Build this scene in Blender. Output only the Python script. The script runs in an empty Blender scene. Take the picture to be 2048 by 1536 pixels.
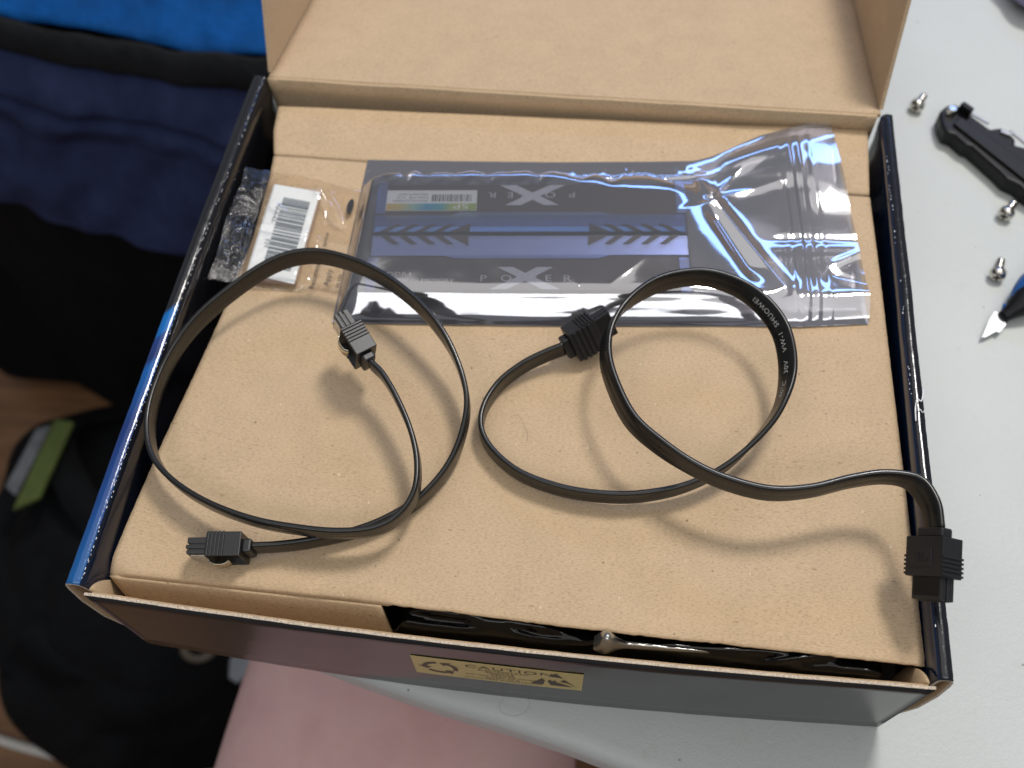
import bpy, bmesh, math, random
from mathutils import Vector, Matrix, noise
random.seed(7)
sc = bpy.context.scene
S = 0.001                                   # all builders take millimetres

# ------------------------------------------------------------------ camera
cam_data = bpy.data.cameras.new('camera')
cam = bpy.data.objects.new('camera', cam_data)
sc.collection.objects.link(cam)
cam.location = (0.15948, -0.08004, 0.35480)
cam.rotation_euler = (math.radians(30.045), math.radians(1.750), math.radians(6.794))
cam_data.sensor_width = 36.0
cam_data.lens = 33.75
cam_data.clip_start = 0.01
cam_data.clip_end = 20
cam_data.dof.use_dof = True
cam_data.dof.focus_distance = 0.318
cam_data.dof.aperture_fstop = 9.5
sc.camera = cam

# ------------------------------------------------------------------ light
world = bpy.data.worlds.new('World')
sc.world = world
world.use_nodes = True
bg = world.node_tree.nodes['Background']
bg.inputs[0].default_value = (0.86, 0.91, 1.0, 1)
bg.inputs[1].default_value = 0.16

def area(name, loc, target, size, power, col, size_y=None):
    d = bpy.data.lights.new(name, 'AREA')
    d.energy = power
    d.color = col
    d.size = size
    if size_y:
        d.shape = 'RECTANGLE'
        d.size_y = size_y
    o = bpy.data.objects.new(name, d)
    sc.collection.objects.link(o)
    o.location = loc
    o.rotation_euler = (Vector(target) - Vector(loc)).to_track_quat('-Z', 'Y').to_euler()
    return o

area('room_lamp', (0.74, 1.08, 2.00), (0.13, 0.11, 0.05), 0.42, 31.5, (1.0, 0.965, 0.915))
area('ceiling_bounce', (0.13, 0.13, 1.9), (0.13, 0.131, 0.0), 2.6, 16.0, (1.0, 0.97, 0.93))
area('fill_strip', (0.20, -1.35, 1.85), (0.13, 0.10, 0.0), 2.4, 11.5, (0.97, 0.98, 1.0), 0.55)  # added strip lamp behind the camera, brightens the front of the silver bag
area('monitor_light', (0.30, 1.30, 0.80), (0.13, 0.15, 0.05), 1.1, 3.2, (0.22, 0.42, 1.0), 0.16)

sc.view_settings.view_transform = 'Standard'
sc.view_settings.look = 'None'
sc.view_settings.exposure = 0.0
sc.view_settings.gamma = 1.0
sc.view_settings.use_curve_mapping = False

# ------------------------------------------------------------------ materials
def new_mat(name):
    m = bpy.data.materials.new(name)
    m.use_nodes = True
    nt = m.node_tree
    return m, nt, nt.nodes['Principled BSDF']

def add(nt, kind, **kw):
    n = nt.nodes.new(kind)
    for k, v in kw.items():
        setattr(n, k, v)
    return n

def setp(b, rough=None, metal=None, spec=None, coat=None, coat_r=None, sheen=None):
    if rough is not None: b.inputs['Roughness'].default_value = rough
    if metal is not None: b.inputs['Metallic'].default_value = metal
    if spec is not None: b.inputs['Specular IOR Level'].default_value = spec
    if coat is not None: b.inputs['Coat Weight'].default_value = coat
    if coat_r is not None: b.inputs['Coat Roughness'].default_value = coat_r
    if sheen is not None: b.inputs['Sheen Weight'].default_value = sheen

def ramp(nt, src, stops):
    r = add(nt, 'ShaderNodeValToRGB')
    e = r.color_ramp.elements
    while len(e) < len(stops): e.new(0.5)
    for el, (p, c) in zip(e, stops):
        el.position = p
        el.color = (*c, 1) if len(c) == 3 else c
    nt.links.new(src, r.inputs[0])
    return r

def noise_tex(nt, scale, detail=4, rough=0.6, stretch=None, coord='Object'):
    tc = add(nt, 'ShaderNodeTexCoord')
    n = add(nt, 'ShaderNodeTexNoise')
    n.inputs['Scale'].default_value = scale
    n.inputs['Detail'].default_value = detail
    n.inputs['Roughness'].default_value = rough
    if stretch:
        mp = add(nt, 'ShaderNodeMapping')
        mp.inputs['Scale'].default_value = stretch
        nt.links.new(tc.outputs[coord], mp.inputs[0])
        nt.links.new(mp.outputs[0], n.inputs[0])
    else:
        nt.links.new(tc.outputs[coord], n.inputs[0])
    return n

def bump(nt, b, src, strength, dist=0.0003, prev=None):
    bp = add(nt, 'ShaderNodeBump')
    bp.inputs['Strength'].default_value = strength
    bp.inputs['Distance'].default_value = dist
    nt.links.new(src, bp.inputs['Height'])
    if prev: nt.links.new(prev.outputs[0], bp.inputs['Normal'])
    nt.links.new(bp.outputs[0], b.inputs['Normal'])
    return bp

def mixc(nt, fac, a, b_, mode='MIX'):
    m = add(nt, 'ShaderNodeMix', data_type='RGBA', blend_type=mode)
    for s, v in ((m.inputs[0], fac), (m.inputs[6], a), (m.inputs[7], b_)):
        if hasattr(v, 'links') or hasattr(v, 'is_linked'): nt.links.new(v, s)
        elif isinstance(v, (int, float)): s.default_value = v
        else: s.default_value = (*v, 1)
    return m.outputs[2]

def plain(name, col, rough=0.5, metal=0.0, spec=0.5, var=0.12, scale=900, bmp=0.15, coat=None):
    m, nt, b = new_mat(name)
    setp(b, rough, metal, spec, coat)
    n = noise_tex(nt, scale)
    lo = tuple(c * (1 - var) for c in col); hi = tuple(min(1, c * (1 + var)) for c in col)
    r = ramp(nt, n.outputs[0], [(0.3, lo), (0.7, hi)])
    nt.links.new(r.outputs[0], b.inputs['Base Color'])
    if bmp: bump(nt, b, n.outputs[0], bmp, 0.0001)
    return m

def cardboard(name, col, spots=True):
    m, nt, b = new_mat(name)
    setp(b, 0.78, 0, 0.28)
    big = noise_tex(nt, 60, 6, 0.65)
    fib = noise_tex(nt, 1500, 5, 0.7, (0.55, 1.3, 1))
    fine = noise_tex(nt, 3200, 2, 0.5)
    c1 = ramp(nt, big.outputs[0], [(0.3, tuple(c * 0.945 for c in col)), (0.7, tuple(min(1, c * 1.045) for c in col))])
    c2 = ramp(nt, fib.outputs[0], [(0.28, (0.66, 0.64, 0.60)), (0.48, (0.95, 0.95, 0.95)), (0.72, (1.1, 1.1, 1.12))])
    out = mixc(nt, 1.0, c1.outputs[0], c2.outputs[0], 'MULTIPLY')
    if spots:
        tc = add(nt, 'ShaderNodeTexCoord')
        for sc_, thr, colr, amt, st in ((330, 0.075, (0.13, 0.08, 0.04), 0.6, (1, 1, 1)),
                                    (560, 0.10, (0.20, 0.12, 0.06), 0.4, (0.35, 1.2, 1)),
                                    (430, 0.07, (0.90, 0.78, 0.60), 0.4, (1.1, 0.5, 1))):
            mp = add(nt, 'ShaderNodeMapping'); mp.inputs['Scale'].default_value = st
            mp.inputs['Location'].default_value = (thr * 7, sc_ * 0.01, 0)
            v = add(nt, 'ShaderNodeTexVoronoi'); v.inputs['Scale'].default_value = sc_
            nt.links.new(tc.outputs['Object'], mp.inputs[0]); nt.links.new(mp.outputs[0], v.inputs[0])
            sz = add(nt, 'ShaderNodeSeparateColor'); nt.links.new(v.outputs['Color'], sz.inputs[0])
            # only a few cells carry a speck, each of its own size
            pick = add(nt, 'ShaderNodeMapRange'); pick.inputs[1].default_value = 0.86; pick.inputs[2].default_value = 1.0
            pick.inputs[3].default_value = 0.0; pick.inputs[4].default_value = thr * 2.0
            nt.links.new(sz.outputs[0], pick.inputs[0])
            lt = add(nt, 'ShaderNodeMath', operation='LESS_THAN')
            nt.links.new(v.outputs['Distance'], lt.inputs[0]); nt.links.new(pick.outputs[0], lt.inputs[1])
            k = add(nt, 'ShaderNodeMath', operation='MULTIPLY'); k.inputs[1].default_value = amt
            nt.links.new(lt.outputs[0], k.inputs[0])
            out = mixc(nt, k.outputs[0], out, colr)
    nt.links.new(out, b.inputs['Base Color'])
    b1 = bump(nt, b, fib.outputs[0], 0.55, 0.00016)
    flute = noise_tex(nt, 60, 2, 0.5, (0.35, 3.2, 1))
    b2 = bump(nt, b, flute.outputs[0], 0.11, 0.0008, b1)
    bump(nt, b, fine.outputs[0], 0.15, 0.0001, b2)
    return m

M = {}
M['kraft'] = cardboard('kraft_card', (0.560, 0.408, 0.254))
M['kraft_lid'] = cardboard('kraft_card_lid', (0.540, 0.395, 0.252))
M['kraft_core'] = cardboard('kraft_core', (0.52, 0.37, 0.22), False)
M['paper_edge'] = plain('paper_edge', (0.52, 0.43, 0.33), 0.85, var=0.4, scale=1400, bmp=0.5)

def printed(name, stops, rough=0.16, axis=1):
    """glossy laminated print whose ink changes along the wall"""
    m, nt, b = new_mat(name)
    setp(b, rough, 0, 0.5, 0.35, 0.08)
    tc = add(nt, 'ShaderNodeTexCoord')
    sp = add(nt, 'ShaderNodeSeparateXYZ'); nt.links.new(tc.outputs['Object'], sp.inputs[0])
    mr = add(nt, 'ShaderNodeMapRange'); mr.inputs[2].default_value = 0.24
    # ink borders run slanted across the rim
    sk = add(nt, 'ShaderNodeMath', operation='MULTIPLY_ADD'); sk.inputs[1].default_value = -1.2
    nt.links.new(sp.outputs[0], sk.inputs[0]); nt.links.new(sp.outputs[axis], sk.inputs[2])
    nt.links.new(sk.outputs[0], mr.inputs[0])
    r = ramp(nt, mr.outputs[0], stops)
    nt.links.new(r.outputs[0], b.inputs['Base Color'])
    n = noise_tex(nt, 260, 4, 0.6)
    b1 = bump(nt, b, n.outputs[0], 0.25, 0.0004)
    n2 = noise_tex(nt, 2600, 3)
    bump(nt, b, n2.outputs[0], 0.08, 0.0001, b1)
    return m

BL = (0.006, 0.105, 0.34)
M['print_left'] = printed('print_left_wall', [(0.0, (0.005, 0.115, 0.31)), (0.20, (0.006, 0.10, 0.30)), (0.34, (0.008, 0.055, 0.22)),
    (0.46, (0.010, 0.035, 0.16)), (0.56, (0.006, 0.105, 0.36)), (0.575, (0.012, 0.03, 0.13)), (0.615, (0.012, 0.05, 0.2)),
    (0.62, (0.004, 0.13, 0.42)), (0.66, (0.003, 0.14, 0.44)), (0.67, (0.012, 0.012, 0.016)), (1.0, (0.016, 0.016, 0.019))])
M['print_right'] = printed('print_right_wall', [(0.0, (0.010, 0.011, 0.016)), (0.35, (0.011, 0.012, 0.018)), (0.5, (0.013, 0.014, 0.032)),
    (0.8, (0.012, 0.014, 0.045)), (1.0, (0.010, 0.025, 0.085))])

M['print_inner'] = printed('print_inner_wall', [(0.0, (0.004, 0.016, 0.05)), (0.3, (0.006, 0.008, 0.016)), (0.5, (0.008, 0.008, 0.010)), (1.0, (0.009, 0.009, 0.011))], 0.12)

def brushed_print():
    m, nt, b = new_mat('print_front_panel')
    setp(b, 0.20, 0, 0.42, 0.12, 0.13)
    n = noise_tex(nt, 900, 5, 0.7, (0.025, 1, 1.6))
    r = ramp(nt, n.outputs[0], [(0.3, (0.014, 0.013, 0.014)), (0.6, (0.030, 0.028, 0.029)), (0.8, (0.05, 0.047, 0.048))])
    nt.links.new(r.outputs[0], b.inputs['Base Color'])
    big = noise_tex(nt, 22, 2, 0.5, (0.5, 1, 1))
    b1 = bump(nt, b, big.outputs[0], 0.18, 0.002)
    bump(nt, b, n.outputs[0], 0.10, 0.0002, b1)
    return m
M['print_front'] = brushed_print()

def rubber():
    m, nt, b = new_mat('cable_pvc')
    setp(b, 0.33, 0, 0.55)
    n = noise_tex(nt, 700, 4)
    r = ramp(nt, n.outputs[0], [(0.3, (0.006, 0.006, 0.006)), (0.7, (0.012, 0.012, 0.011))])
    nt.links.new(r.outputs[0], b.inputs['Base Color'])
    rr = ramp(nt, noise_tex(nt, 90, 3).outputs[0], [(0.3, (0.22, 0.22, 0.22)), (0.7, (0.36, 0.36, 0.36))])
    nt.links.new(rr.outputs[0], b.inputs['Roughness'])
    bump(nt, b, n.outputs[0], 0.08, 0.0001)
    return m
M['cable'] = rubber()
M['plug'] = plain('plug_plastic', (0.011, 0.0115, 0.013), 0.40, spec=0.6, var=0.3, scale=2600, bmp=0.35)
M['plug_dark'] = plain('plug_cavity', (0.006, 0.006, 0.006), 0.6)
M['latch'] = plain('spring_steel', (0.72, 0.66, 0.52), 0.26, 1.0, var=0.1, scale=600)
M['contact'] = plain('worn_tip', (0.62, 0.58, 0.52), 0.32, 0.6, var=0.5, scale=700)
M['steel'] = plain('nickel_screw', (0.66, 0.62, 0.55), 0.24, 1.0, var=0.15, scale=900)
M['blade'] = plain('blade_steel', (0.34, 0.35, 0.36), 0.42, 0.9)
M['black_plastic'] = plain('black_plastic', (0.008, 0.008, 0.010), 0.42, spec=0.25, var=0.3, scale=500)
M['grey_metal'] = plain('grey_metal', (0.36, 0.36, 0.37), 0.4, 0.8, var=0.15)
M['ink'] = plain('black_ink', (0.02, 0.02, 0.022), 0.6, bmp=0)
M['ink_soft'] = plain('grey_barcode_ink', (0.17, 0.20, 0.23), 0.6, bmp=0)
M['ink_brown'] = plain('dark_label_ink', (0.055, 0.045, 0.03), 0.5, bmp=0)
M['label_yellow'] = plain('caution_yellow', (0.60, 0.47, 0.17), 0.42, var=0.05, bmp=0.05)
M['white_label'] = plain('white_label', (0.80, 0.82, 0.82), 0.5, var=0.04, bmp=0.05)
M['cable_print'] = plain('cable_print', (0.42, 0.42, 0.41), 0.6, var=0.4, scale=3000, bmp=0)
M['fleck'] = plain('glint_wear_fleck', (0.78, 0.78, 0.80), 0.35, var=0.2)
M['hair'] = plain('hair', (0.12, 0.09, 0.07), 0.5, bmp=0)

def table_mat():
    m, nt, b = new_mat('table_plastic')
    setp(b, 0.46, 0, 0.42)
    n = noise_tex(nt, 420, 5, 0.65)
    big = noise_tex(nt, 9, 3)
    c = ramp(nt, big.outputs[0], [(0.3, (0.495, 0.520, 0.500)), (0.7, (0.545, 0.568, 0.548))])
    dirt = noise_tex(nt, 70, 6, 0.75)
    d = ramp(nt, dirt.outputs[0], [(0.58, (0, 0, 0)), (0.80, (0.45, 0.45, 0.45))])
    out = mixc(nt, d.outputs[0], c.outputs[0], (0.42, 0.41, 0.37))
    tc = add(nt, 'ShaderNodeTexCoord')
    v = add(nt, 'ShaderNodeTexVoronoi'); v.inputs['Scale'].default_value = 150
    nt.links.new(tc.outputs['Object'], v.inputs[0])
    sz = add(nt, 'ShaderNodeSeparateColor'); nt.links.new(v.outputs['Color'], sz.inputs[0])
    pk = add(nt, 'ShaderNodeMapRange'); pk.inputs[1].default_value = 0.6; pk.inputs[2].default_value = 1; pk.inputs[3].default_value = 0; pk.inputs[4].default_value = 0.085
    nt.links.new(sz.outputs[1], pk.inputs[0])
    lt = add(nt, 'ShaderNodeMath', operation='LESS_THAN'); nt.links.new(v.outputs['Distance'], lt.inputs[0]); nt.links.new(pk.outputs[0], lt.inputs[1])
    k = add(nt, 'ShaderNodeMath', operation='MULTIPLY'); k.inputs[1].default_value = 0.6; nt.links.new(lt.outputs[0], k.inputs[0])
    out = mixc(nt, k.outputs[0], out, (0.10, 0.09, 0.08))
    nt.links.new(out, b.inputs['Base Color'])
    b1 = bump(nt, b, n.outputs[0], 0.4, 0.0006)
    n2 = noise_tex(nt, 1500, 2)
    bump(nt, b, n2.outputs[0], 0.35, 0.0003, b1)
    return m
M['table'] = table_mat()

def film_mat(name, trans, gloss, fac, rough, bump_s, bscale=60, haze=None):
    """metallised or clear plastic film: partly see-through, partly mirror"""
    m, nt, b = new_mat(name)
    nt.nodes.remove(b)
    outn = [n for n in nt.nodes if n.type == 'OUTPUT_MATERIAL'][0]
    t = add(nt, 'ShaderNodeBsdfTransparent'); t.inputs[0].default_value = (*trans, 1)
    g = add(nt, 'ShaderNodeBsdfGlossy'); g.inputs[0].default_value = (*gloss, 1); g.inputs['Roughness'].default_value = rough
    fr = add(nt, 'ShaderNodeFresnel'); fr.inputs[0].default_value = 1.5
    mr = add(nt, 'ShaderNodeMapRange'); mr.inputs[1].default_value = 0.03; mr.inputs[2].default_value = 0.6
    mr.inputs[3].default_value = fac; mr.inputs[4].default_value = min(0.97, fac + 0.5)
    nt.links.new(fr.outputs[0], mr.inputs[0])
    mx = add(nt, 'ShaderNodeMixShader')
    nt.links.new(mr.outputs[0], mx.inputs[0]); nt.links.new(t.outputs[0], mx.inputs[1]); nt.links.new(g.outputs[0], mx.inputs[2])
    last = mx
    if haze:
        df = add(nt, 'ShaderNodeBsdfDiffuse'); df.inputs[0].default_value = (*haze[1], 1)
        m2 = add(nt, 'ShaderNodeMixShader'); m2.inputs[0].default_value = haze[0]
        nt.links.new(mx.outputs[0], m2.inputs[1]); nt.links.new(df.outputs[0], m2.inputs[2]); last = m2
    nt.links.new(last.outputs[0], outn.inputs[0])
    n = noise_tex(nt, bscale, 3, 0.55)
    bp = add(nt, 'ShaderNodeBump'); bp.inputs['Strength'].default_value = bump_s; bp.inputs['Distance'].default_value = 0.0015
    nt.links.new(n.outputs[0], bp.inputs['Height']); nt.links.new(bp.outputs[0], g.inputs['Normal'])
    return m
M['shield_film'] = film_mat('shielding_film', (0.86, 0.86, 0.90), (0.96, 0.96, 0.99), 0.40, 0.07, 0.03, haze=(0.04, (0.5, 0.5, 0.52)))
M['shield_back'] = film_mat('shielding_film_back', (0.10, 0.10, 0.11), (0.52, 0.51, 0.53), 0.88, 0.12, 0.05, haze=(0.42, (0.46, 0.45, 0.46)))
M['clear_film'] = film_mat('clear_film', (0.985, 0.98, 0.975), (1, 1, 1), 0.05, 0.07, 0.10, 90)
M['crimp_film'] = film_mat('crimped_film', (0.90, 0.905, 0.91), (1, 1, 1), 0.09, 0.11, 0.12, 300)

def black_bag_mat():
    m, nt, b = new_mat('black_antistatic_film')
    setp(b, 0.10, 0, 0.45)
    b.inputs['Base Color'].default_value = (0.004, 0.004, 0.004, 1)
    n = noise_tex(nt, 45, 4, 0.6, (1, 2.2, 1))
    bump(nt, b, n.outputs[0], 0.35, 0.002)
    return m
M['black_bag'] = black_bag_mat()
def steel_blue():
    m, nt, b = new_mat('gunmetal_blue')
    setp(b, 0.24, 0.85, 0.5)
    n = noise_tex(nt, 1800, 3, 0.6, (0.05, 1, 1))
    r = ramp(nt, n.outputs[0], [(0.3, (0.28, 0.33, 0.56)), (0.7, (0.35, 0.41, 0.66))])
    nt.links.new(r.outputs[0], b.inputs['Base Color'])
    return m
M['ram_blue'] = steel_blue()
M['ram_glint'] = plain('blue_seam_glint', (0.30, 0.52, 0.95), 0.34, 0.6, var=0.08, scale=400, bmp=0)  # light blue colour paints the reflected stripe along the seam
M['ram_dark'] = plain('gunmetal_dark', (0.085, 0.064, 0.056), 0.42, 0.35, var=0.1, scale=1500)
M['ram_logo'] = plain('logo_grey', (0.55, 0.56, 0.62), 0.45, bmp=0)
M['ram_text'] = plain('text_grey', (0.62, 0.60, 0.60), 0.5, bmp=0)
M['pcb'] = plain('pcb_black', (0.012, 0.012, 0.012), 0.5)
M['gold'] = plain('gold_contact', (0.75, 0.55, 0.20), 0.3, 1.0)

def sticker_mat():
    m, nt, b = new_mat('sticker_print')
    setp(b, 0.35)
    tc = add(nt, 'ShaderNodeTexCoord'); sp = add(nt, 'ShaderNodeSeparateXYZ'); nt.links.new(tc.outputs['Generated'], sp.inputs[0])
    r = ramp(nt, sp.outputs[0], [(0.0, (0.62, 0.40, 0.10)), (0.15, (0.52, 0.45, 0.16)), (0.32, (0.25, 0.46, 0.42)), (0.45, (0.03, 0.29, 0.47)),
                                 (0.62, (0.07, 0.36, 0.38)), (0.72, (0.36, 0.46, 0.12)), (1, (0.30, 0.42, 0.08))])
    nt.links.new(r.outputs[0], b.inputs['Base Color'])
    return m
M['sticker'] = sticker_mat()

def fabric(name, col, var=0.25, rough=0.9, scale=30):
    m, nt, b = new_mat(name)
    setp(b, rough, 0, 0.15, sheen=0.0)
    n = noise_tex(nt, scale, 4)
    r = ramp(nt, n.outputs[0], [(0.3, tuple(c * (1 - var) for c in col)), (0.7, tuple(c * (1 + var) for c in col))])
    nt.links.new(r.outputs[0], b.inputs['Base Color'])
    n2 = noise_tex(nt, 12, 4, 0.6, (1, 1, 0.4))
    b1 = bump(nt, b, n2.outputs[0], 0.6, 0.02)
    n3 = noise_tex(nt, 1200, 2)
    bump(nt, b, n3.outputs[0], 0.2, 0.0004, b1)
    return m
M['navy'] = fabric('navy_cloth', (0.028, 0.038, 0.098))
M['blue_cloth'] = fabric('blue_cloth', (0.001, 0.056, 0.21), 0.25, 0.8)
M['trim'] = fabric('black_trim', (0.014, 0.015, 0.017))
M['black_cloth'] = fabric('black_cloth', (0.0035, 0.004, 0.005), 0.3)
M['green'] = plain('green_patch', (0.060, 0.085, 0.016), 0.7, scale=60, var=0.2)
M['patch_grey'] = plain('grey_patch', (0.10, 0.11, 0.12), 0.7, scale=60, var=0.3)
M['white_cable'] = plain('white_cable', (0.62, 0.60, 0.55), 0.5)
M['cream'] = plain('cream_plastic', (0.09, 0.07, 0.05), 0.5)
M['pale'] = plain('pale_tag', (0.22, 0.24, 0.27), 0.5)
M['blue_tag'] = plain('blue_tag', (0.02, 0.10, 0.42), 0.5)
M['lavender'] = plain('lavender_grey', (0.21, 0.20, 0.32), 0.8)
M['shorts'] = fabric('dark_shorts', (0.02, 0.02, 0.03))

def skin_mat():
    m, nt, b = new_mat('skin')
    setp(b, 0.5, 0, 0.35)
    b.inputs['Subsurface Weight'].default_value = 0.15
    b.inputs['Subsurface Radius'].default_value = (0.01, 0.004, 0.002)
    n = noise_tex(nt, 22, 4, 0.6)
    r = ramp(nt, n.outputs[0], [(0.25, (0.70, 0.40, 0.40)), (0.5, (0.78, 0.50, 0.48)), (0.75, (0.82, 0.57, 0.53))])
    nt.links.new(r.outputs[0], b.inputs['Base Color'])
    n2 = noise_tex(nt, 400, 4)
    bump(nt, b, n2.outputs[0], 0.2, 0.0006)
    return m
M['skin'] = skin_mat()

def wood():
    m, nt, b = new_mat('floor_wood')
    setp(b, 0.45)
    n = noise_tex(nt, 9, 5, 0.6, (1, 8, 1))
    r = ramp(nt, n.outputs[0], [(0.25, (0.13, 0.060, 0.026)), (0.55, (0.22, 0.11, 0.05)), (0.8, (0.30, 0.165, 0.08))])
    nt.links.new(r.outputs[0], b.inputs['Base Color'])
    bump(nt, b, n.outputs[0], 0.1, 0.002)
    return m
M['wood'] = wood()

# ------------------------------------------------------------------ object helpers
WLOC = {}
def thing(name, label, cat, loc, group=None):
    o = bpy.data.objects.new(name, None)
    sc.collection.objects.link(o)
    o.empty_display_size = 0.01
    o.location = Vector(loc) * S
    WLOC[o.name] = Vector(loc)
    o['label'] = label; o['category'] = cat
    if group: o['group'] = group
    return o

def mesh(name, V, F, mat, parent=None, smooth=False, bevel=0, solid=0, loc=None, angle=None, seg=2, mats=None, edges=None):
    """V in world millimetres; stored relative to the thing's base"""
    base = WLOC[parent.name] if parent else Vector(loc or (0, 0, 0))
    me = bpy.data.meshes.new(name)
    me.from_pydata([tuple((Vector(v) - base) * S) for v in V], edges or [], F)
    me.validate(); me.update()
    bm = bmesh.new(); bm.from_mesh(me)
    if smooth:
        for f in bm.faces: f.smooth = True
    bm.to_mesh(me); bm.free()
    for mm in (mats or [mat]): me.materials.append(mm)
    o = bpy.data.objects.new(name, me)
    sc.collection.objects.link(o)
    if parent: o.parent = parent
    else: o.location = base * S
    WLOC[o.name] = base
    if bevel:
        md = o.modifiers.new('bevel', 'BEVEL'); md.width = bevel * S; md.segments = seg; md.limit_method = 'ANGLE'
        md.angle_limit = math.radians(35)
    if solid:
        md = o.modifiers.new('solid', 'SOLIDIFY'); md.thickness = abs(solid) * S; md.offset = -1 if solid > 0 else 1
        if mats and len(mats) > 1: md.material_offset = 1; md.material_offset_rim = len(mats) - 1
    if angle:
        for p in me.polygons: p.use_smooth = True
        md = o.modifiers.new('wn', 'WEIGHTED_NORMAL'); md.keep_sharp = True
    return o

class MB:
    def __init__(s): s.V = []; s.F = []
    def addm(s, V, F):
        n = len(s.V); s.V += [tuple(v) for v in V]; s.F += [tuple(i + n for i in f) for f in F]; return s
    def box(s, c, size, ax=None):
        c = Vector(c); a, b, d = ax or (Vector((1, 0, 0)), Vector((0, 1, 0)), Vector((0, 0, 1)))
        hx, hy, hz = (q / 2 for q in size)
        V = [c + a * (x * hx) + b * (y * hy) + d * (z * hz) for z in (-1, 1) for x, y in ((-1, -1), (1, -1), (1, 1), (-1, 1))]
        flip = a.cross(b).dot(d) < 0
        F = [(3, 2, 1, 0), (4, 5, 6, 7), (0, 1, 5, 4), (1, 2, 6, 5), (2, 3, 7, 6), (3, 0, 4, 7)]
        if flip: F = [tuple(reversed(f)) for f in F]
        return s.addm(V, F)
    def tube(s, pts, r, n=10, caps=True):
        pts = [Vector(p) for p in pts]; R = r if isinstance(r, (list, tuple)) else [r] * len(pts)
        V = []; F = []; up = None
        for i, p in enumerate(pts):
            t = (pts[min(i + 1, len(pts) - 1)] - pts[max(i - 1, 0)]).normalized()
            if up is None: up = t.orthogonal().normalized()
            up = (up - t * up.dot(t)).normalized(); sd = t.cross(up)
            for k in range(n):
                a = 2 * math.pi * k / n
                V.append(p + (up * math.cos(a) + sd * math.sin(a)) * R[i])
        for i in range(len(pts) - 1):
            for k in range(n):
                k2 = (k + 1) % n
                F.append((i * n + k, i * n + k2, (i + 1) * n + k2, (i + 1) * n + k))
        if caps:
            F.append(tuple(range(n - 1, -1, -1))); F.append(tuple((len(pts) - 1) * n + k for k in range(n)))
        return s.addm(V, F)
    def prism(s, poly, d):
        """flat polygon (world points) extruded along vector d"""
        n = len(poly); d = Vector(d)
        V = [Vector(p) for p in poly] + [Vector(p) + d for p in poly]
        nrm = Vector((0, 0, 0))
        for i in range(n): nrm += Vector(poly[i]).cross(Vector(poly[(i + 1) % n]))
        up = nrm.dot(d) > 0
        top = tuple(range(n, 2 * n)); bot = tuple(range(n - 1, -1, -1))
        F = [bot, top] + [(i, (i + 1) % n, n + (i + 1) % n, n + i) for i in range(n)]
        if not up: F = [tuple(reversed(f)) for f in F]
        return s.addm(V, F)
    def go(s, name, mat, parent=None, **k): return mesh(name, s.V, s.F, mat, parent, **k)

def grid(nu, nv, fn):
    V = [fn(i / (nu - 1), j / (nv - 1)) for j in range(nv) for i in range(nu)]
    F = [(j * nu + i, j * nu + i + 1, (j + 1) * nu + i + 1, (j + 1) * nu + i) for j in range(nv - 1) for i in range(nu - 1)]
    return V, F

def catmull(P, n):
    P = [Vector(p) for p in P]; out = []
    Q = [P[0] * 2 - P[1]] + P + [P[-1] * 2 - P[-2]]
    for i in range(1, len(Q) - 2):
        a, b, c, d = Q[i - 1:i + 3]
        for k in range(n):
            t = k / n
            out.append(0.5 * ((2 * b) + (c - a) * t + (2 * a - 5 * b + 4 * c - d) * t * t + (3 * b - a - 3 * c + d) * t ** 3))
    out.append(P[-1]); return out

def sstep(a, b, x):
    if a == b: return float(x > a)
    t = max(0, min(1, (x - a) / (b - a))); return t * t * (3 - 2 * t)

def interp(pts, x):
    """piecewise linear y(x)"""
    if x <= pts[0][0]: return pts[0][1]
    for (x0, y0), (x1, y1) in zip(pts, pts[1:]):
        if x <= x1: return y0 + (y1 - y0) * (x - x0) / (x1 - x0)
    return pts[-1][1]

_txt = {}
def text2d(s, size=1.0, align='LEFT', spacing=1.0):
    """triangulated outline of a line of text, as 2-D points in mm"""
    key = (s, size, align, spacing)
    if key in _txt: return _txt[key]
    c = bpy.data.curves.new('tmp', 'FONT'); c.body = s; c.size = size; c.align_x = align; c.space_character = spacing
    c.resolution_u = 3
    o = bpy.data.objects.new('tmp', c); sc.collection.objects.link(o)
    dg = bpy.context.evaluated_depsgraph_get()
    me = bpy.data.meshes.new_from_object(o.evaluated_get(dg))
    V = [(v.co.x, v.co.y) for v in me.vertices]; F = [tuple(p.vertices) for p in me.polygons]
    bpy.data.objects.remove(o); bpy.data.curves.remove(c); bpy.data.meshes.remove(me)
    _txt[key] = (V, F); return V, F

def put_text(mb, s, fn, size, align='LEFT', spacing=1.0, sx=1.0):
    V, F = text2d(s, size, align, spacing)
    return mb.addm([fn(x * sx, y) for x, y in V], F)

# ================================================================== SETTING
TZ = -5.0                                     # table height
# floor far below the table
V, F = grid(2, 2, lambda u, v: (-2600 + 4200 * u, -1800 + 4800 * v, -730))
fl = mesh('floor', V, F, M['wood']); fl['kind'] = 'structure'

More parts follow.
